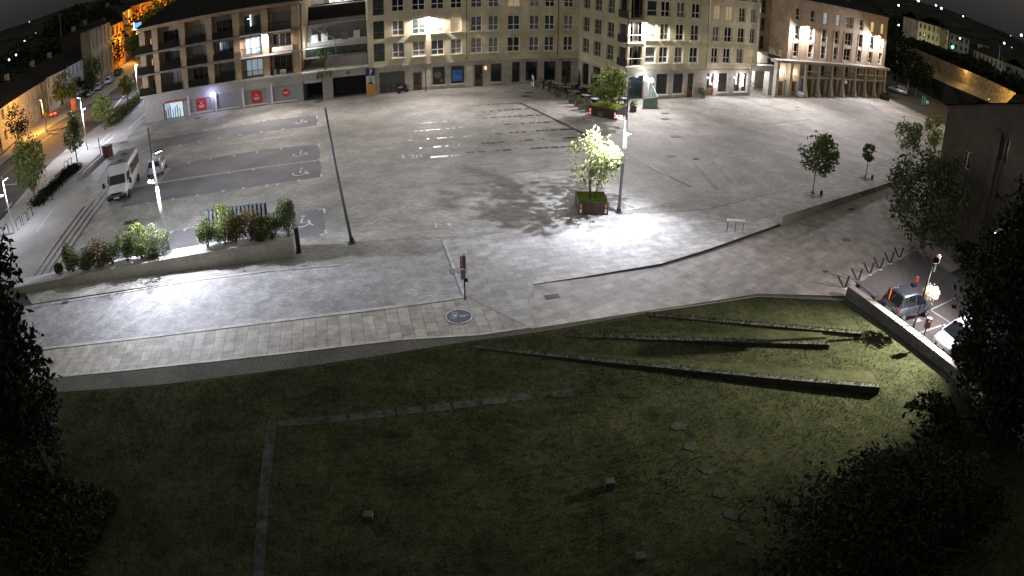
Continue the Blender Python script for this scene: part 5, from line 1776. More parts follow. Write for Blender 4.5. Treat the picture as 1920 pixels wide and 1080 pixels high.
# ---------------------------------------------------------------- left pavement furniture
a, b = at(157, 334), at(197, 296)
dv = (b - a).normalized()
nn = Vector((-dv.y, dv.x, 0))
T = thing('stone_bench', 'long low pale stone bench beside the minibus', 'bench', (0, 0, 0))
MB().prism([a - nn * .0, b, b + nn * .85, a + nn * .85], .02, .48).build('seat_block', M_walk, T, bevel=.02)
MB().prism([a + nn * .5 + dv * .05, b + nn * .5 - dv * .05, b + nn * .86, a + nn * .86], .485, .6).build('back_ledge', M_conc, T)
T = thing('utility_box', 'rust-brown utility box with a green top at the end of the stone bench', 'cabinet', at(203, 293), math.radians(-12))
MB().bx(-.55, .55, -.4, .4, .0, 1.25).build('housing', mat('rust_brown', (.14, .06, .035), .7, .3, 4), T, bevel=.02)
MB().bx(-.6, .6, -.45, .45, 1.255, 1.32).build('lid', mat('green_lid', (.05, .09, .05), .7, .3, 4), T)
MB().bx(-.04, .04, -.41, -.402, .1, 1.2).build('door_seam', M_black, T)
T = thing('bollard', 'thin black bollard post at the zebra crossing end of the stone bench', 'bollard', at(189, 290))
MB().tube([(0, 0, 0), (0, 0, 1.9)], [.05, .05], 8).build('post', M_black, T)
MB().ball((0, 0, 1.93), .07, 8, 6).build('cap', M_black, T)
hoops = [(48, 418), (37, 428), (58, 408), (13, 441), (125, 318), (133, 312)]
H0 = None
for i, px in enumerate(hoops):
    lab = ['steel hoop rail second from the lamp post at the road edge', 'steel hoop rail nearest the lamp post at the road edge', 'steel hoop rail third from the lamp post at the road edge', 'steel hoop rail left of the lamp post near the dark foreground tree', 'steel hoop rail beside the street tree shadow', 'steel hoop rail nearest the conical street tree'][i]
    if H0 is None:
        H0 = thing('hoop_rail', lab, 'railing', at(*px), math.radians(105), 'hoop rails along the road edge')
        MB().tube([(-.5, 0, 0), (-.5, 0, .85), (-.42, 0, .92), (.42, 0, .92), (.5, 0, .85), (.5, 0, 0)], [.035] * 6, 8).build('tube', M_metal, H0)
    else:
        dup(H0, at(*px), math.radians(105), lab)
# hedge strip beside the left road
T = thing('hedge_strip', 'low dark hedge strip between the road and the pavement by the corner building', 'hedge', (0, 0, 0))
mb, st = MB(), MB()
P = pix([(207, 238), (235, 212), (262, 186), (278, 168)])
rng = random.Random(4)
for k in range(3):
    for j in range(1500 if k < 2 else 900):
        f = rng.random()
        c = P[k].lerp(P[k + 1], f) + Vector((rng.gauss(0, .5), rng.gauss(0, .25), rng.uniform(.1, 1.05)))
        aa = Vector((rng.gauss(0, 1), rng.gauss(0, 1), rng.gauss(0, .8))).normalized() * .16
        bb = aa.cross(Vector((rng.gauss(0, 1), rng.gauss(0, 1), rng.gauss(0, 1)))).normalized() * .09
        mb.poly([c - aa, c + bb, c + aa, c - bb])
    for f in (.2, .5, .8):
        c = P[k].lerp(P[k + 1], f)
        st.tube([c, c + Vector((0, 0, .8))], [.03, .015], 5)
mb.build('foliage', M_leaf_g, T)
st.build('stem', M_bark, T)
# planted verge under the conical tree
T = thing('verge_planting', 'dark strip of low planting beside the conical street tree', 'planting', (0, 0, 0))
mb, st = MB(), MB()
P = pix([(68, 388), (95, 358), (128, 328), (142, 316)])
for k in range(3):
    for j in range(1300):
        f = rng.random()
        c = P[k].lerp(P[k + 1], f) + Vector((rng.gauss(0, .55), rng.gauss(0, .25), rng.uniform(.05, .6)))
        aa = Vector((rng.gauss(0, 1), rng.gauss(0, 1), rng.gauss(0, .8))).normalized() * .13
        bb = aa.cross(Vector((rng.gauss(0, 1), rng.gauss(0, 1), rng.gauss(0, 1)))).normalized() * .07
        mb.poly([c - aa, c + bb, c + aa, c - bb])
    c = P[k].lerp(P[k + 1], .5)
    st.tube([c, c + Vector((0, 0, .5))], [.02, .01], 5)
mb.build('foliage', M_leaf_dk, T)
st.build('stem', M_bark, T)

# street trees
for px, h, w, cb, nl, m, lab, sd in (((65, 372), 6.3, 3.5, .9, 2000, M_leaf_lt, 'big conical street tree lit yellow-green at the left edge', 50), ((145, 303), 5.6, 2.5, 1.5, 1100, M_leaf_g, 'dark slim street tree at the zebra crossing', 51), ((197, 243), 5.0, 3.0, 1.4, 900, M_leaf_lt, 'light green street tree at the near end of the hedge strip', 52),
                                   ((240, 191), 4.3, 2.2, 1.4, 450, M_leaf_g, 'small street tree halfway along the hedge strip', 53), ((126, 207), 6.6, 4.6, 1.2, 900, M_leaf_g, 'bushy tree in front of the bluish white house', 54), ((222, 131), 10.2, 6.0, 2.2, 900, M_leaf_dk, 'tall dark tree against the orange street light', 55),
                                   ((37, 276), 6.4, 4.4, 1.8, 900, M_leaf_dk, 'dark tree in front of the grey terraced houses', 56), ((160, 188), 5.2, 4.6, .8, 700, M_leaf_dk, 'low dark tree beside the tall olive house', 57), ((178, 165), 7.5, 4.0, 1.0, 600, M_leaf_g, 'narrow tree in front of the pale townhouse', 58), ((250, 104), 7.0, 5.0, 1.5, 600, M_leaf_lt, 'tree glowing yellow in the far orange street', 59)):
    tree('street_tree', lab, 'tree', at(*px), h, w, cb, nl, .2 if px[1] > 230 else .3, m, sd, .09, M_bark, 'trees along the left street', 18, .25, 1, .27)


# street lamps
def lamp_post(label, base, ztop, arms, m, lens, grp='street lamps on the left', double=True):
    p = at(*base)
    t = thing('street_lamp', label, 'street lamp', p, 0, grp)
    MB().tube([(0, 0, 0), (0, 0, ztop * .5), (0, 0, ztop)], [.09, .075, .06], 10).build('pole', m, t, True)
    for z, dx, dy in arms:
        MB().bar((0, 0, z - .15), (dx * .6, dy * .6, z), .06).build('arm', m, t)
        hd = MB().bar((dx * .5, dy * .5, z + .05), (dx * 1.3, dy * 1.3, z + .1), .24, .1).build('lamp_head', m, t)
        MB().bar((dx * .55, dy * .55, z - .015), (dx * 1.25, dy * 1.25, z + .035), .18, .015).build('lens', lens, hd)
    return p


LA = lamp_post('white street lamp nearest the left edge among the hoop rails', (27, 437), 5.3, ((4.9, .45, .2), (3.6, -.4, -.3)), M_lampw, M_lens)
LB = lamp_post('white double street lamp over the zebra crossing', (164, 280), 6.6, ((6.5, -.4, 0), (5.0, .4, .1)), M_lampw, M_lens)
LC = lamp_post('slim street lamp at the far end of the hedge strip', (259, 179), 5.3, ((5.2, .4, 0),), M_lampw, M_lens)
LS = lamp_post('orange sodium street lamp beside the long grey house', (86, 247), 5.2, ((5.1, -.35, .1),), M_lampw, M_olens)
LD = lamp_post('sodium lamp at the foot of the tall trees up the orange street', (250, 117), 7.0, ((6.9, .5, 0),), M_metal, M_olens)
LE = lamp_post('furthest sodium lamp above the roof of the corner building', (268, 93), 9.0, ((8.8, .6, 0),), M_metal, M_olens)
fl = [far(272, 50, 190), far(281, 33, 230), far(289, 36, 210), far(268, 8, 260), far(300, 20, 260), far(318, 12, 260), far(333, 20, 230), far(290, 8, 280), far(258, 62, 170)]
for i, p in enumerate(fl):
    t = thing('distant_street_lamp', ['orange', 'orange', 'white', 'pale orange', 'orange', 'amber', 'bright white', 'amber', 'pale'][i] + ' lamp in the far street, ' + ['lowest of the lights left of the roof hip', 'middle of the lights left of the roof hip', 'white one beside the dark tree up the street', 'topmost on the left of the lights', 'in the middle of the orange cluster', 'near the top of the orange cluster', 'right at the slope of the roof hip', 'just under the picture top', 'beside the glowing blue shop sign'][i], 'street lamp', (p.x, p.y, p.z - 6))
    MB().tube([(0, 0, -4), (0, 0, 5.9)], [.09, .06], 6).build('pole', M_metal, t)
    MB().ball((0, 0, 6), .42, 8, 6).build('globe', M_olens if i not in (2, 6) else M_lens, t)
T = thing('shop_sign', 'small glowing light-blue shop sign in the far orange street', 'sign', far(258, 47, 165), math.radians(20))
MB().bx(-1.0, 1.0, -.1, .1, -.6, .6).build('sign_panel', emat('blue_sign', (.15, .45, .9), 1.2), T)
MB().bx(-1.15, -1.01, -.1, .1, -1.1, .9).bx(-1.0, 1.1, -.1, .1, -1.1, -.75).build('lit_frame', emat('white_sign_edge', (.75, .95, 1), 4), T)
MB().tube([(0, .3, -12), (0, .3, .4)], [.12, .12], 6).build('post', M_metal, T)
# traffic signs, cones and cars along the left street
T = thing('road_sign', 'red and yellow road sign on a dark post under the sodium lamp', 'road sign', at(86, 249), math.radians(-15))
MB().tube([(.5, 0, 0), (.5, 0, 3.2)], [.05, .05], 8).build('post', M_metal, T)
MB().bx(.0, .5, -.09, -.06, 2.3, 2.9).build('red_plate', M_red, T)
MB().lathe([(.45, -.06), (.45, -.03)], (.75, 0, 2.75), 20, 'y').build('yellow_disc', mat('yellow_print', (.6, .45, .05), .5, .1, 4), T)
for i, (px, lab) in enumerate((((97, 221), 'red and white barrier left of the pair beyond the sodium lamp'), ((104, 219), 'red and white barrier right of the pair beyond the sodium lamp'))):
    T = thing('barrier', lab, 'barrier', at(*px), math.radians(20), 'barriers by the grey house')
    MB().bx(-.5, .5, -.05, .05, .3, 1.0).build('board', M_red, T)
    MB().bx(-.25, .25, -.058, -.051, .5, .8).build('white_stripe', M_white, T)
    MB().bx(-.5, -.4, -.2, .2, 0, .29).bx(.4, .5, -.2, .2, 0, .29).build('foot', M_black, T)
T = thing('advert_pillar', 'orange-brown advertising pillar by the far kerb of the left street', 'sign', at(140, 212), 0)
MB().bx(-.5, .5, -.2, .2, .3, 2.6).build('panel', mat('advert_print', (.35, .13, .08), .5, .5, 3), T)
MB().bx(-.6, .6, -.25, .25, 0, .29).bx(-.55, .55, -.24, .24, 2.61, 2.75).build('casing', M_metal, T)
for i, (px, m, lab) in enumerate((((178, 178), M_carsilver, 'pale car parked across the road nearest the bushy tree'), ((196, 166), M_carsilver, 'silver car parked second from the bushy tree across the road'), ((215, 154), M_carwhite, 'white car parked third from the bushy tree across the road'), ((232, 138), M_cargrey, 'dark car furthest up the parked row across the road'))):
    car(lab, at(px[0], px[1]) - Vector((1.5, 0, 0)), math.radians(112), m, 4.0, 1.7, 1.5)
    bpy.context.scene.objects
car('dim pale car parked on the dark road beyond the arcade building', at(1683, 174), math.radians(140), M_carsilver, 4.0, 1.7, 1.5)

# ---------------------------------------------------------------- front of the far buildings
p = F2.w(.28, -.75, 0)
T = thing('parking_totem', 'tall parking totem with a navy head and an orange lower panel at the gateway', 'sign', p, F2.rz)
MB().bx(-.45, .55, -.15, .15, .02, 3.25).build('column', M_cream, T)
MB().bx(-.5, .6, -.2, -.155, 2.5, 3.42).build('navy_panel', M_blue, T)
MB().bx(-.01, .09, -.215, -.205, 2.62, 3.3).bx(.091, .25, -.215, -.205, 3.2, 3.3).bx(.091, .25, -.215, -.205, 2.92, 3.0).bx(.2, .28, -.213, -.204, 3.0, 3.2).build('white_letter', M_white, T)
MB().bx(-.42, .52, -.165, -.155, .1, 1.5).build('orange_panel', M_orange, T)
MB().bx(-.2, .3, -.17, -.16, 1.5, 1.75).build('dark_pictogram', M_blue, T)
MB().bx(-.1, .2, -.17, -.16, 1.85, 2.3).build('grey_pictogram', M_shut, T)
T = thing('green_cross_post', 'slim dark post with a small green sign in front of the beige shops', 'sign', F2.w(6.75, -1.2, 0), F2.rz)
MB().tube([(0, 0, 0), (0, 0, 2.9)], [.05, .05], 8).build('post', M_black, T)
MB().bx(-.12, .12, -.07, .07, 2.55, 2.85).build('green_plate', mat('green_plate', (.05, .25, .1), .5, .1, 4), T)
T = thing('scooter', 'dark scooter with a pink seat parked at the edge of the glazed gateway', 'scooter', F2.w(4.1, -.7, 0), F2.rz + .5)
for x in (-.55, .55):
    MB().lathe([(.16, -.05), (.22, -.05), (.22, .05), (.16, .05)], (x, 0, .22), 14, 'y').build('wheel', M_tyre, T)
MB().loft([[(-.7, -.15, .35), (-.7, .15, .35), (-.7, .12, .7), (-.7, -.12, .7)], [-0.1 and (-.1, -.14, .28), (-.1, .14, .28), (-.1, .12, .68), (-.1, -.12, .68)], [(.1, -.12, .22), (.1, .12, .22), (.1, .12, .3), (.1, -.12, .3)], [(.45, -.12, .22), (.45, .12, .22), (.5, .12, .95), (.5, -.12, .95)]]).build('body', M_black, T)
MB().bx(-.65, -.05, -.12, .12, .7, .8).build('seat', mat('pink_seat', (.4, .15, .2), .6, .1, 4), T)
MB().bar((.5, -.3, 1.0), (.5, .3, 1.0), .04).build('handlebar', M_metal, T)
T = thing('palm', 'dark palm-like plant hanging over the gateway pier', 'plant', F2.w(-4.9, .6, 3.57))
mb, st = MB(), MB()
rng = random.Random(61)
for k in range(26):
    an, el = rng.uniform(0, 2 * PI), rng.uniform(-.3, 1.2)
    tip = Vector((math.cos(an) * 1.3, math.sin(an) * 1.0, 1.2 + el * 1.1))
    mid = Vector((math.cos(an) * .7, math.sin(an) * .5, 1.5 + el * .9))
    c0 = Vector((0, 0, 1.0))
    sd = Vector((-math.sin(an), math.cos(an), 0)) * .13
    mb.poly([c0, mid + sd, tip, mid - sd])
for k in range(14):
    an = rng.uniform(0, 2 * PI)
    c0 = Vector((rng.uniform(-.9, .9), -.7, .1))
    tip = c0 + Vector((rng.uniform(-.3, .3), -.3, rng.uniform(-1.2, -.5)))
    mb.poly([c0, (c0 + tip) / 2 + Vector((.12, 0, 0)), tip, (c0 + tip) / 2 - Vector((.12, 0, 0))])
mb.build('fronds', M_leaf_g, T)
st.tube([(0, 0, 0), (0, 0, 1.1)], [.12, .09], 7)
st.build('trunk', M_bark, T)
# wall floodlights
def flood(label, face, px, py, beam, eng, colr, out=.55, lens=None, tgt=3.5, outw=.35):
    x, z = face.sz(px, py)
    p = face.w(x, -out, z)
    t = thing('wall_floodlight', label, 'floodlight', p, face.rz, 'floodlights on the facades')
    MB().bx(-.35, .35, -.16, .14, -.02, .08).build('housing', M_lampw, t)
    MB().bx(-.3, .3, -.13, .11, -.035, -.021).build('lens', lens or M_lensf, t)
    MB().bx(-.04, .04, .141, out - .005, .0, .06).build('bracket', M_metal, t)
    light('SPOT', face.w(x, -out - .1, z - .08), eng, colr, face.w(x, -out - .1 + .05, z - 3), 3.0, .25, .15)
    return x, z


WARM = (1.0, .9, .92)
flood('floodlight under the third row of windows of the middle block', F2, 801, 31, 2.3, 3000, WARM)
flood('floodlight on the right bay of the left apartment block', F1, 497, 63, 2.3, 2300, WARM, .6)
flood('floodlight above the corner balcony of the right wing', F4, 1203, 41, 2.3, 4200, WARM, .6)
flood('left floodlight on the arcade building', F5, 1509, 48, 2.2, 3900, WARM)
flood('right floodlight at the end of the arcade building', F5, 1644, 66, 2.2, 4300, WARM)
# small bluish lamp and upright wall lamps
x, z = F1.sz(398, 177)
T = thing('wall_lamp', 'round bluish glowing lamp over the shutters of the left block', 'wall lamp', F1.w(x, -.15, z), F1.rz)
MB().ball((0, -.12, 0), .24, 12, 8).build('globe', M_blens, T)
MB().bx(-.06, .06, -.02, .13, -.06, .06).build('bracket', M_metal, T)
light('POINT', F1.w(x, -.6, z), 90, (.45, .48, 1.0))
for i, px in enumerate((1340, 1389)):
    x, z = F4.sz(px, 150)
    T = thing('wall_lamp', ['left', 'right'][i] + ' one of two glaring upright wall lamps beside the lit gateway', 'wall lamp', F4.w(x, -.05, z), F4.rz, 'upright wall lamps of the right wing')
    MB().bx(-.17, .17, -.28, -.05, -.8, .85).build('diffuser', M_lensf, T, bevel=.05)
    MB().bx(-.1, .1, -.045, .06, -.4, .4).build('bracket', M_metal, T)
    light('POINT', F4.w(x, -.75, z), 150, (.85, .8, 1.0))
GP = F4.w(2.35, -1.1, 0)
T = thing('globe_lamp', 'twin white globe lamp post at the glass screens of the cafe', 'street lamp', GP, F4.rz)
MB().tube([(0, 0, 0), (0, 0, 2.6)], [.06, .05], 8).build('pole', M_lampw, T)
for sx in (-.42, .38):
    MB().bar((0, 0, 2.5), (sx, 0, 2.62 - sx * .15), .05).build('arm', M_lampw, T)
    MB().ball((sx, 0, 2.75 - sx * .3), .27, 12, 8).build('globe', emat('globe_glass', (.75, .88, 1.0), 22), T)
light('POINT', GP - F4.n * -.5 + Vector((0, 0, 2.75)), 220, (.75, .86, 1.0), radius=.3)

# cafe terrace
def setq(px, py):
    return at(px, py)


T0 = None
front = [(1030, 172), (1043, 180), (1057, 188), (1073, 197), (1090, 207), (1104, 213)]
tabs = [((1045, 167), 0), ((1062, 174), 0), ((1080, 183), 0), ((1098, 190), 0), ((1115, 197), 0), ((1128, 190), 1), ((1112, 182), 1), ((1096, 174), 1), ((1078, 167), 1), ((1148, 185), 1), ((1152, 196), 1), ((1170, 196), 2), ((1205, 183), 2), ((1160, 181), 2)]
CH = None
ci = 0
rown = [0, 0, 0]
for i, (px, rw) in enumerate(tabs):
    p = at(*px)
    rown[rw] += 1
    lab = '%s dark cafe table of the %s row of the terrace from the square' % (ORD[rown[rw] - 1], ['front', 'middle', 'back'][rw])
    if T0 is None:
        T0 = thing('cafe_table', lab, 'table', p, 0, 'tables of the cafe terrace')
        MB().bx(-.4, .4, -.4, .4, .72, .76).build('tabletop', mat('pale_tabletop', (.28, .3, .32), .35, .1, 3), T0, bevel=.01)
        MB().tube([(0, 0, .03), (0, 0, .72)], [.035, .035], 8).build('stem', M_metal, T0)
        MB().lathe([(.26, 0), (.26, .03), (.04, .04)], (0, 0, 0), 12).build('foot', M_metal, T0)
    else:
        dup(T0, p, .1 * i, lab)
    for k, an in enumerate((.4, 2.5, 4.2)):
        an += .3 * (i % 3)
        q = p + Vector((.78 * math.cos(an), .78 * math.sin(an), 0))
        lab2 = '%s dark chair around the %s cafe table of the %s terrace row' % (ORD[k], ORD[rown[rw] - 1], ['front', 'middle', 'back'][rw])
        if CH is None:
            CH = thing('cafe_chair', lab2, 'chair', q, an, 'chairs of the cafe terrace')
            MB().bx(-.21, .21, -.22, .22, .43, .47).build('seat', M_black, CH)
            MB().bx(.19, .23, -.21, .21, .5, .86).build('backrest', M_black, CH)
            for sx in (-.18, .19):
                for sy in (-.18, .18):
                    MB().bar((sx, sy, 0), (sx, sy, .43), .035).build('leg', M_metal, CH)
        else:
            dup(CH, q, an, lab2)
PB = None
for i, px in enumerate(((1018, 166), (1027, 170.5), (1037, 176), (1047, 181.5), (1071, 193.5), (1083, 199.5), (1091, 205), (1104, 208), (1127, 219), (1187, 208))):
    lab = '%s small dark planter cube along the edge of the cafe terrace from its left end' % ORD[i]
    if PB is None:
        PB = thing('planter_cube', lab, 'planter', at(*px), .5, 'planter cubes edging the cafe terrace')
        MB().bx(-.3, .3, -.3, .3, 0, .62).build('tub', M_concd, PB, bevel=.02)
        mb = MB()
        leaves(mb, (0, 0, .85), (.38, .38, .34), 90, .12, random.Random(2), 8, .2, .4)
        mb.build('plant', M_leaf_g, PB)
    else:
        dup(PB, at(*px), .5 + i * .3, lab)
PA = None
for i, px in enumerate(((1062, 168), (1085, 176), (1108, 187), (1140, 184))):
    lab = '%s folded dark parasol of the cafe terrace from the left' % ORD[i]
    if PA is None:
        PA = thing('closed_parasol', lab, 'parasol', at(*px), 0, 'closed parasols of the cafe terrace')
        MB().tube([(0, 0, 0), (0, 0, 2.9)], [.03, .03], 8).build('pole', M_metal, PA)
        MB().lathe([(.05, 1.0), (.17, 1.1), (.14, 1.9), (.06, 2.75), (.02, 2.95)], (0, 0, 0), 9).build('canopy', M_black, PA)
        MB().lathe([(.35, 0), (.35, .08), (.05, .1)], (0, 0, 0), 12).build('base', M_concd, PA)
    else:
        dup(PA, at(*px), 0, lab)
M_screen = mat('pale_screen_glass', (.16, .22, .2), .2, .2, 2, spec=.6)
for i, (pa, pb, h0, h1, lab) in enumerate((((1205, 203), (1232, 203), 1.1, 1.3, 'pale glass screen at the right front of the cafe terrace'), ((1232, 203), (1222, 190), 1.3, 1.9, 'slanted glass screen closing the right end of the cafe terrace'), ((1160, 182), (1192, 186), 2.6, 2.6, 'tall glass windbreak behind the cafe tables at the corner'))):
    A_, B_ = at(*pa), at(*pb)
    T = thing('glass_screen', lab, 'glass screen', A_, math.atan2((B_ - A_).y, (B_ - A_).x), 'glass screens of the cafe terrace')
    L_ = (B_ - A_).length
    MB().poly([(0, 0, .1), (L_, 0, .1), (L_, 0, h1), (0, 0, h0)]).build('pane', M_screen, T)
    MB().bar((0, 0, h0), (L_, 0, h1), .05).bar((0, 0, 0), (0, 0, h0), .06).bar((L_, 0, 0), (L_, 0, h1), .06).bar((0, 0, .06), (L_, 0, .06), .08).build('frame', mat('pale_teal_frame', (.4, .55, .55), .4, .1, 3), T)
T = thing('sandwich_board', 'white sandwich board with a dark drawing at the left end of the terrace', 'sandwich board', at(999, 161), .2)
for s in (-1, 1):
    MB().bar((0, s * .3, 0), (0, s * .03, 1.3), .85, .04, (1, 0, 0)).build('board', M_white, T)
pts = [(-.2, .55), (.18, .5), (.22, .8), (.0, .95), (-.2, .85)]
MB().poly([(x, -.34 + z * .21, z) for x, z in pts]).build('drawing', M_black, T)
T = thing('potted_shrub', 'dark potted shrub beside the shop door of the right wing', 'plant', F4.w(11.6, -.5, 0))
MB().lathe([(.3, 0), (.38, .5), (.34, .5)], (0, 0, 0), 12).build('pot', M_concd, T)
mb = MB()
leaves(mb, (0, 0, .95), (.5, .5, .5), 160, .15, random.Random(9), 9, .2, .4)
mb.build('foliage', M_leaf_g, T)
# rubbish bags and bin by the arcade
for i, (px, w, h, m, lab) in enumerate((((1499, 182), .75, .95, M_bag, 'large pale blue plastic bag of rubbish by the arcade pillar'), ((1508, 179), .5, .6, M_bag, 'smaller pale bag tucked behind the big blue one'), ((1512, 181), .55, .5, M_black, 'black rubbish sack on the ground right of the blue bags'))):
    rng = random.Random(70 + i)
    p = at(*px)
    T = thing('rubbish_bag', lab, 'rubbish bag', p, 0, 'rubbish bags at the arcade')
    mb = MB()
    rings = []
    for k in range(7):
        f = k / 6
        r0 = w * (.55 + .45 * math.sin(f * PI * .8)) * (1 - f ** 3) + .04
        rings.append([(r0 * rng.uniform(.85, 1.15) * math.cos(2 * PI * j / 10), r0 * rng.uniform(.85, 1.15) * math.sin(2 * PI * j / 10), h * f) for j in range(10)])
    mb.loft(rings).build('sack', m, T, True)
    MB().lathe([(.05, h), (.03, h + .05), (.1, h + .14)], (0, 0, 0), 8).build('tied_neck', m, T)
T = thing('litter_bin', 'dark litter bin with plants at the corner beyond the arcade', 'bin', at(1658, 187))
MB().bx(-.9, .9, -.4, .4, 0, .8).build('tub', M_black, T, bevel=.03)
mb = MB()
leaves(mb, (0, 0, .95), (.8, .4, .35), 120, .14, random.Random(10), 8, .2, .4)
mb.build('plants', M_leaf_dk, T)
T = thing('recycling_post', 'teal recycling post with a white stripe at the quay edge', 'bin', at(1731, 198))
MB().bx(-.4, .4, -.3, .3, 0, 1.75).build('housing', M_teal, T, bevel=.05)
MB().bx(-.08, .08, -.32, -.305, .3, 1.6).build('white_stripe', M_white, T)
T = thing('kerb_stone', 'round pale stone beside the teal recycling post', 'stone', at(1738, 196))
MB().ball((0, 0, .35), .42, 10, 7).build('stone', M_pale, T)

# manhole covers
for i, (x, y, s, lab) in enumerate(((992, 174, .5, 'far left'), (986, 180.5, .5, 'near left'), (1247, 213, .5, 'upper'), (1246, 223, .5, 'lower'), (1258, 293, .45, 'lone'), (1305, 298, .3, 'small'), (1266, 256, .55, 'flat'), (1495, 201, .4, 'upper right'), (1495, 207, .4, 'lower right'), (1637, 200, .4, 'far right'), (1642, 204, .4, 'right end'), (1586, 450, .42, 'brown'), (1495, 378, .4, 'rust'), (1548, 510, .25, 'tiny'), (245, 417, .6, 'slit'), (122, 568, .3, 'kerb'), (1035, 557, .4, 'slab'), (370, 222, .4, 'shop'), (597, 191, .5, 'pier'), (697, 180, .4, 'totem'), (232, 267, .5, 'bench'), (1720, 211, .4, 'quay'), (1597, 393, .4, 'wedge'), (1634, 378, .2, 'drain'))):
    where = ['far left of two dark covers before the cafe terrace', 'near one of two dark covers before the cafe terrace', 'upper of two dark covers right of the terrace screens', 'lower of two dark covers right of the terrace screens', 'dark cover behind the central mast and diagonal drain', 'small dark cover in the turning arcs right of the drain', 'dark cover right of the top of the central mast', 'upper of two covers in front of the blue rubbish bags', 'lower of two covers in front of the blue rubbish bags', 'upper of two covers at the far right corner of the square', 'lower of two covers at the far right corner of the square', 'brown cover in the lower pavement below the wedge wall', 'rust cover left of the nearest young tree grate', 'tiny cover left of the V bollards', 'narrow slit cover in the lane in front of the minibus', 'small cover at the street kerb near the left foreground tree', 'pale worn cover in the slabs under the dark step', 'dark cover before the shuttered shops', 'dark cover in front of the gateway pier', 'dark cover in front of the parking totem', 'dark cover behind the rust-brown utility box', 'dark cover on the quay side pavement', 'dark cover at the foot of the wedge wall', 'smallest cover along the foot of the wedge wall'][i]
    p = at(x, y)
    o = thing('manhole_cover', where, 'manhole cover', p, math.radians(15), 'manhole covers in the paving')
    MB().bx(-s, s, -s * .55, s * .55, .026, .036).build('frame', M_stain, o)
    MB().bx(-s * .86, s * .86, -s * .44, s * .44, .0365, .042).build('lid', M_dkslot, o)

# ---------------------------------------------------------------- big dark trees in front
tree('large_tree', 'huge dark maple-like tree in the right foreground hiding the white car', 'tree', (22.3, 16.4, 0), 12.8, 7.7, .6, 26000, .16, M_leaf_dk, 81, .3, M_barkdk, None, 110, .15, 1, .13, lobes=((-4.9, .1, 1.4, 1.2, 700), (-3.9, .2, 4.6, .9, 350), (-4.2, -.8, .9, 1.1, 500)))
tree('large_tree', 'dark broad tree in front of the house wall at the right', 'tree', (29.6, 36.3, 0), 7.8, 6.6, .7, 6000, .17, M_leaf_md, 82, .2, M_bark, None, 60, .2, 1, .16)
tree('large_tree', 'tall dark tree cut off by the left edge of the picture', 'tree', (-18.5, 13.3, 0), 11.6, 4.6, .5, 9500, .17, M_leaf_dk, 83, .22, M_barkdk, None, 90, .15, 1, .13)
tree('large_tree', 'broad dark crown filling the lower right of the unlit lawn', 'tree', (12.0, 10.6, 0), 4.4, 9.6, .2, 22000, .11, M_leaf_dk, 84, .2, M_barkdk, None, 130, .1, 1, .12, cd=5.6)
shrub('dark bush at the foot of the house wall behind the car park', at(1815, 500), 3.2, 1.6, M_leaf_dk, 90, 900, .16, 'bush')
for i, (px, dist, h, w, lab) in enumerate((((1700, 178), 0, 8.5, 6.0, 'pair-trunked roadside tree just right of the arcade building'), ((1716, 180), 0, 8.0, 6.0, 'roadside tree right of the one beside the arcade building'), ((1680, 165), 0, 12, 8, 'tall dark tree hiding the hillside beyond the arcade building'))):
    tree('roadside_tree', lab, 'tree', at(*px), h, w, 2.2, 900, .4, M_leaf_dk, 91 + i, .16, M_barkp, 'trees beyond the arcade building', 20, .25, 1, .28)
for i, (px, py, dd, h, w) in enumerate(((1700, 95, 190, 8, 13), (1730, 92, 195, 7, 14), (1755, 100, 195, 6, 14), (1785, 112, 190, 7, 13), (1815, 118, 190, 7, 14), (1845, 130, 185, 6, 14), (1690, 55, 250, 14, 12), (1672, 40, 240, 16, 12), (1690, 120, 170, 9, 14), (1880, 140, 180, 7, 14))):
    p = far(px, py, dd)
    tree('hillside_tree', ['dark round tree below the olive gable on the right slope', 'dark bushy tree under the yellow lit apartment house', 'low bushy tree under the right end of the yellow lit house', 'dark tree below the teal light', 'dark tree left of the long low building', 'dark tree under the long low building', 'tall dark tree beside the olive gable', 'tall dark tree above the roof end of the arcade building', 'dark tree above the left end of the embankment wall', 'dark tree over the bright end of the embankment wall'][i], 'tree', (p.x, p.y, p.z - h * .7), h, w, h * .15, 900, .8, M_leaf_hill, 120 + i, .3, M_bark, 'dark trees on the right hillside', 16, .2, 1, .3)
for i, (px, py, dd, h, w) in enumerate(((30, 170, 140, 9, 18), (75, 130, 150, 9, 18), (110, 90, 170, 10, 16), (120, 45, 220, 14, 16), (60, 90, 190, 9, 20), (20, 140, 160, 9, 20), (150, 25, 230, 12, 14), (205, 12, 230, 12, 14))):
    p = far(px, py, dd)
    tree('hillside_tree', ['dark tree behind the roofs of the grey houses', 'dark tree behind the roof of the plain grey house', 'dark tree behind the slanted rooflights', 'tall dark tree high on the left hillside by the thin mast', 'broad dark tree among the left hillside lamps', 'dark tree low on the left hillside edge', 'dark tree at the skyline behind the tall olive house', 'dark tree at the skyline above the pale townhouse'][i], 'tree', (p.x, p.y, p.z - h * .75), h, w, h * .15, 900, .8, M_leaf_hill, 140 + i, .3, M_bark, 'dark trees on the left hillside', 16, .2, 1, .3)
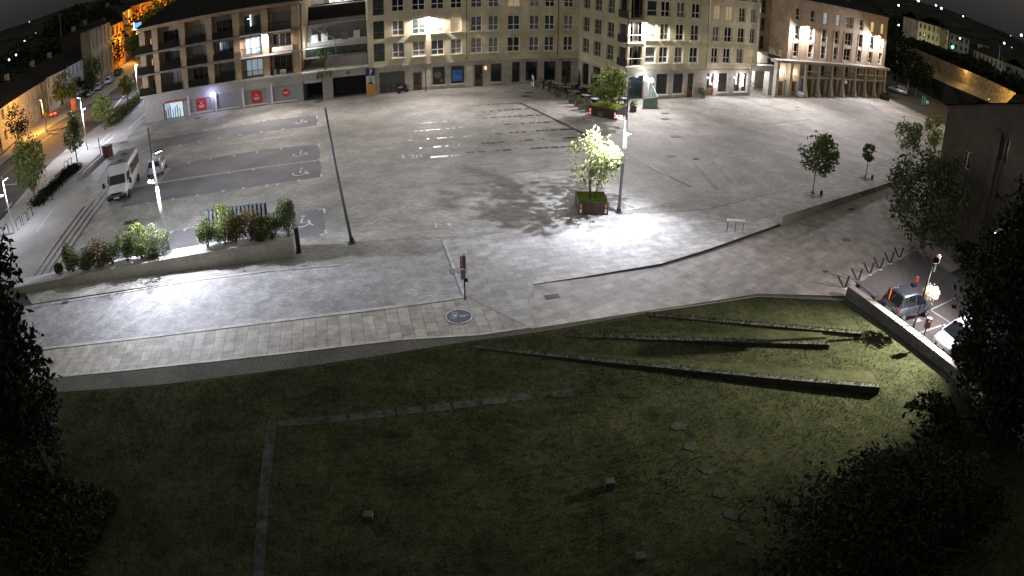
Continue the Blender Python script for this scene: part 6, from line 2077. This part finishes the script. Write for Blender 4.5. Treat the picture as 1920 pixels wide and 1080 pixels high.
for i, (px, py, dd, h, w) in enumerate(((268, 40, 175, 9, 9), (292, 30, 185, 9, 8), (306, 12, 200, 10, 9), (322, 22, 195, 7, 8), (341, 4, 200, 7, 8), (258, 78, 150, 6, 6))):
    p = far(px, py, dd)
    tree('far_street_tree', ['dark tall tree splitting the far orange lights', 'leafy tree lit orange beside the dark tall one', 'leafy tree at the top of the far orange street', 'small orange lit tree near the roof hip', 'orange lit tree above the roof hip at the picture top', 'yellow lit tree at the bend of the street'][i], 'tree', (p.x, p.y, p.z - h * .6), h, w, h * .2, 420, .5, M_leaf_dk if i == 0 else M_leaf_g, 160 + i, .2, M_bark, 'trees in the far orange street', 14, .2, 1, .3)
# thin pole on the left hillside
p = far(117, 82, 150)
T = thing('radio_mast', 'thin pale pole standing in the dark of the left hillside', 'pole', (p.x, p.y, p.z - 4))
MB().tube([(0, 0, -4), (-.3, 0, 11)], [.16, .09], 7).build('pole', M_concd, T)
MB().bar((-.8, 0, 10.6), (.5, 0, 10.9), .12).build('crossbar', M_concd, T)

# lamps on the hills
lights_ = [(17, 112, .55, 0, 'brightest bluish lamp lowest on the left hillside'), (30, 103, .5, 0, 'bluish lamp just right of the brightest on the left hillside'), (46, 76.5, .3, 1, 'small white lamp midway up the left hillside'), (61, 70, .5, 0, 'bright lamp in the middle of the left hillside'), (55, 41, .35, 2, 'faint warm lamp near the top of the left hillside'), (67, 62, .25, 2, 'faint lamp just above the bright middle one on the left hillside'),
           (1685, 10, .5, 1, 'white lamp nearest the roof of the arcade building'), (1722, 1, .7, 1, 'topmost bright lamp of the right hillside'), (1755, 10, .5, 1, 'left lamp of the close pair on the right hillside'), (1765, 15.5, .6, 0, 'right lamp of the close pair on the right hillside'), (1806, 30.5, .35, 1, 'single small lamp right of the close pair'), (1685, 47, .45, 0, 'dim blue lamp beside the arcade roof end'),
           (1786, 88, .8, 3, 'teal signal light beneath the yellow lit house'), (1800, 72, .45, 0, 'dim blue lamp right of the yellow lit house'), (1883, 81, .55, 0, 'bright lamp at the right over the long low building'), (1915, 66, .7, 0, 'bluish lamp at the right edge of the view'), (1895, 67, .3, 2, 'faint lamp left of the bluish one at the right edge'), (1897, 89, .3, 2, 'faint lamp below the bright one at the right'), (1854, 186, .35, 4, 'yellowish bulb lamp above the ridge of the dark house')]
M_far = [emat('far_bluish_glow', (.6, .65, 1), 9), emat('far_white_glow', (.95, .9, 1), 9), emat('far_faint_glow', (1, .85, .7), 1.2), M_glowgreen, emat('far_yellow_glow', (.8, .9, .4), 1.5)]
for x, y, r, mi, lab in lights_:
    dd = 215 if y < 100 else (150 if y < 150 else 70)
    p = far(x, y, dd)
    r = r * dd / 260
    t = thing('hillside_lamp', lab, 'lamp', (p.x, p.y, p.z - 5), 0, 'lamps on the dark hillsides')
    MB().tube([(0, 0, -5), (0, 0, 5 - r * .8)], [.1, .06], 6).build('pole', M_black, t)
    MB().ball((0, 0, 5), r * .72, 10, 7).build('globe', M_far[mi], t)
T = thing('lattice_pole', 'pale street pole on the slope right of the long low building', 'pole', far(1873, 110, 220) - Vector((0, 0, 5)))
MB().tube([(0, 0, -4), (0, 0, 9.5)], [.2, .12], 6).build('pole', M_concd, T)
MB().bar((-.6, 0, 9.4), (.6, 0, 9.4), .15).build('crossbar', M_concd, T)

# hidden-by-the-tree car park lamp
LR = Vector((27.0, 25.2, 0))
T = thing('car_park_lamp', 'bright car park lamp behind the huge dark tree, glinting through its leaves', 'lamp post', LR)
MB().tube([(0, 0, .03), (0, 0, 6.4)], [.1, .06], 8).build('pole', M_metal, T)
hd = MB().bx(-.9, .1, -.15, .15, 6.41, 6.55).build('lamp_head', M_lampw, T)
MB().bx(-.85, -.1, -.12, .12, 6.385, 6.405).build('lens', M_lens, hd)

# ================================================================== LIGHT
COOL = (.79, .82, 1.0)
def mlamp(mp, z, off, tgt, e, size=2.6, colr=COOL):
    light('SPOT', mp + Vector((off[0], off[1], z)), e, colr, mp + Vector(tgt), size, 1.0, .05)


K = 2.3
mlamp(MASTL, 6.68, (.5, .1), (3.0, 8.0, 0), 2200 * K, 2.5)
mlamp(MASTL, 6.6, (.45, -.35), (-4.0, -6.0, 0), 1500 * K, 2.5)
mlamp(MASTL, 4.78, (-.3, -.5), (3.5, -7.0, 0), 1900 * K, 2.8)
mlamp(MASTL, 6.62, (.5, -.3), (9.0, -7.0, 0), 4200 * K, 2.2)
mlamp(MASTC, 6.36, (-.6, -.15), (-4.0, .5, 0), 2600 * K, 2.65)
mlamp(MASTC, 6.3, (-.3, .4), (42, 46, 2.0), 5000 * K, .9)  # added beam that brightens the far arcade
mlamp(MASTC, 5.3, (.35, -.25), (-.8, -6.0, 0), 2400 * K, 2.8)
# floodlights on the facades thrown over the square
SQ = (1.0, .91, .91)
for f, px, py, tx, ty, e in ((F2, 801, 33, 880, 300, 3700), (F1, 497, 65, 560, 290, 3300), (F4, 1203, 43, 1150, 260, 4600), (F5, 1509, 50, 1420, 260, 6200), (F5, 1644, 68, 1560, 240, 4600)):
    x, z = f.sz(px, py)
    light('SPOT', f.w(x, -1.0, z - .1), e * K * 1.1, SQ if f in (F1, F2) else (1.0, .92, 1.0), at(tx, ty), 2.05, .9, .15)
light('POINT', LA + Vector((.3, .1, 4.6)), 1300, COOL)
light('POINT', LB + Vector((-.4, .0, 6.1)), 2600, COOL)
light('POINT', LB + Vector((.6, .1, 4.7)), 1300, COOL)
light('POINT', LC + Vector((.4, 0, 4.9)), 3600, COOL)
SOD = (1.0, .45, .06)
light('POINT', LS + Vector((-.4, 0, 4.6)), 6500, SOD)
light('POINT', LD + Vector((.6, -.6, 6.2)), 4200, SOD)
light('POINT', LE + Vector((.8, -.8, 8.0)), 3500, SOD)
light('POINT', far(285, 22, 205), 3500, SOD)
light('POINT', far(255, 20, 190), 3000, SOD)
light('POINT', F2.w(-3.0, 7.6, 12.6), 500, (.85, .9, 1.0))
light('POINT', F2.w(-6.6, 2.9, 6.6), 160, (.85, .9, 1.0))
light('POINT', far(318, 20, 205), 3500, SOD)
light('SPOT', LR + Vector((-.6, 0, 6.3)), 78000, (1.0, .95, .87), (16.5, 22.6, 0), 1.0, 1.0, .05)
light('SPOT', LR + Vector((-.6, .2, 6.3)), 4200, (1.0, .88, .92), (20.0, 27.5, 0), 1.9, 1.0, .05)
light('POINT', at(1707, 630) + Vector((.55, 0, 3.9)), 130, (.9, .86, 1.0))
light('POINT', at(1760, 640) + Vector((1.4, .6, 3.2)), 190, (.85, .82, 1.0))  # added bare point light for the glare on the white car
# embankment sodium and yellow house lamps
light('POINT', far(1868, 176, 106) + Vector((-4, -3, 2)), 2300, (1, .6, .15))
light('POINT', far(1795, 140, 132) + Vector((-3, -4, 3)), 1500, (1, .62, .2))
p = far(1745, 95, 212)
light('POINT', p, 2600, (.95, .9, .35))
light('POINT', far(1855, 113, 215), 900, (1, .9, .7))
# interior lamp of the gateway and the arches
light('POINT', F4.w(22.8, 1.0, 2.9), 420, (.9, .92, 1.0))
light('POINT', F4.w(23.3, .8, 5.3), 170, (1, .85, .75))
light('POINT', F5.w(.7, -1.0, 3.6), 130, (1, .8, .62))
light('POINT', F5.w(3.7, -1.0, 3.4), 80, (1, .75, .5))

# night sky glow
SUN_EL, SUN_AZ = math.radians(55), math.radians(200)
w = bpy.data.worlds.new('World')
sc.world = w
w.use_nodes = True
t = w.node_tree
bg = t.nodes['Background']
sky = t.nodes.new('ShaderNodeTexSky')
sky.sky_type = 'NISHITA'
sky.sun_disc = False
sky.sun_elevation = math.radians(1.0)
sky.sun_rotation = SUN_AZ
sky.air_density = 1.5
sky.dust_density = 4
mx = t.nodes.new('ShaderNodeMixRGB')
mx.blend_type = 'MIX'
mx.inputs[0].default_value = .93
tcw = t.nodes.new('ShaderNodeTexCoord')
sx = t.nodes.new('ShaderNodeSeparateXYZ')
t.links.new(tcw.outputs['Generated'], sx.inputs[0])
cr = t.nodes.new('ShaderNodeValToRGB')
cr.color_ramp.elements[0].position = .02
cr.color_ramp.elements[0].color = (.085, .088, .088, 1)
cr.color_ramp.elements[1].position = .75
cr.color_ramp.elements[1].color = (.9, .92, .9, 1)
t.links.new(sx.outputs['Z'], cr.inputs[0])
t.links.new(cr.outputs[0], mx.inputs[2])
t.links.new(sky.outputs[0], mx.inputs[1])
t.links.new(mx.outputs[0], bg.inputs['Color'])
bg.inputs['Strength'].default_value = .27
l = bpy.data.lights.new('sky_fill', 'SUN')  # added wide fill lamp that lifts the dark areas
l.energy = .13
l.angle = math.radians(120)
l.color = (.95, 1.0, .88)
o = bpy.data.objects.new('sky_fill', l)
col.objects.link(o)
o.rotation_euler = (math.radians(35), 0, math.radians(-20))
sc.view_settings.view_transform = 'Standard'
sc.view_settings.look = 'None'
sc.view_settings.exposure = 0
sc.cycles.use_denoising = True
sc.cycles.max_bounces = 5
sc.cycles.diffuse_bounces = 3
sc.cycles.sample_clamp_indirect = 4
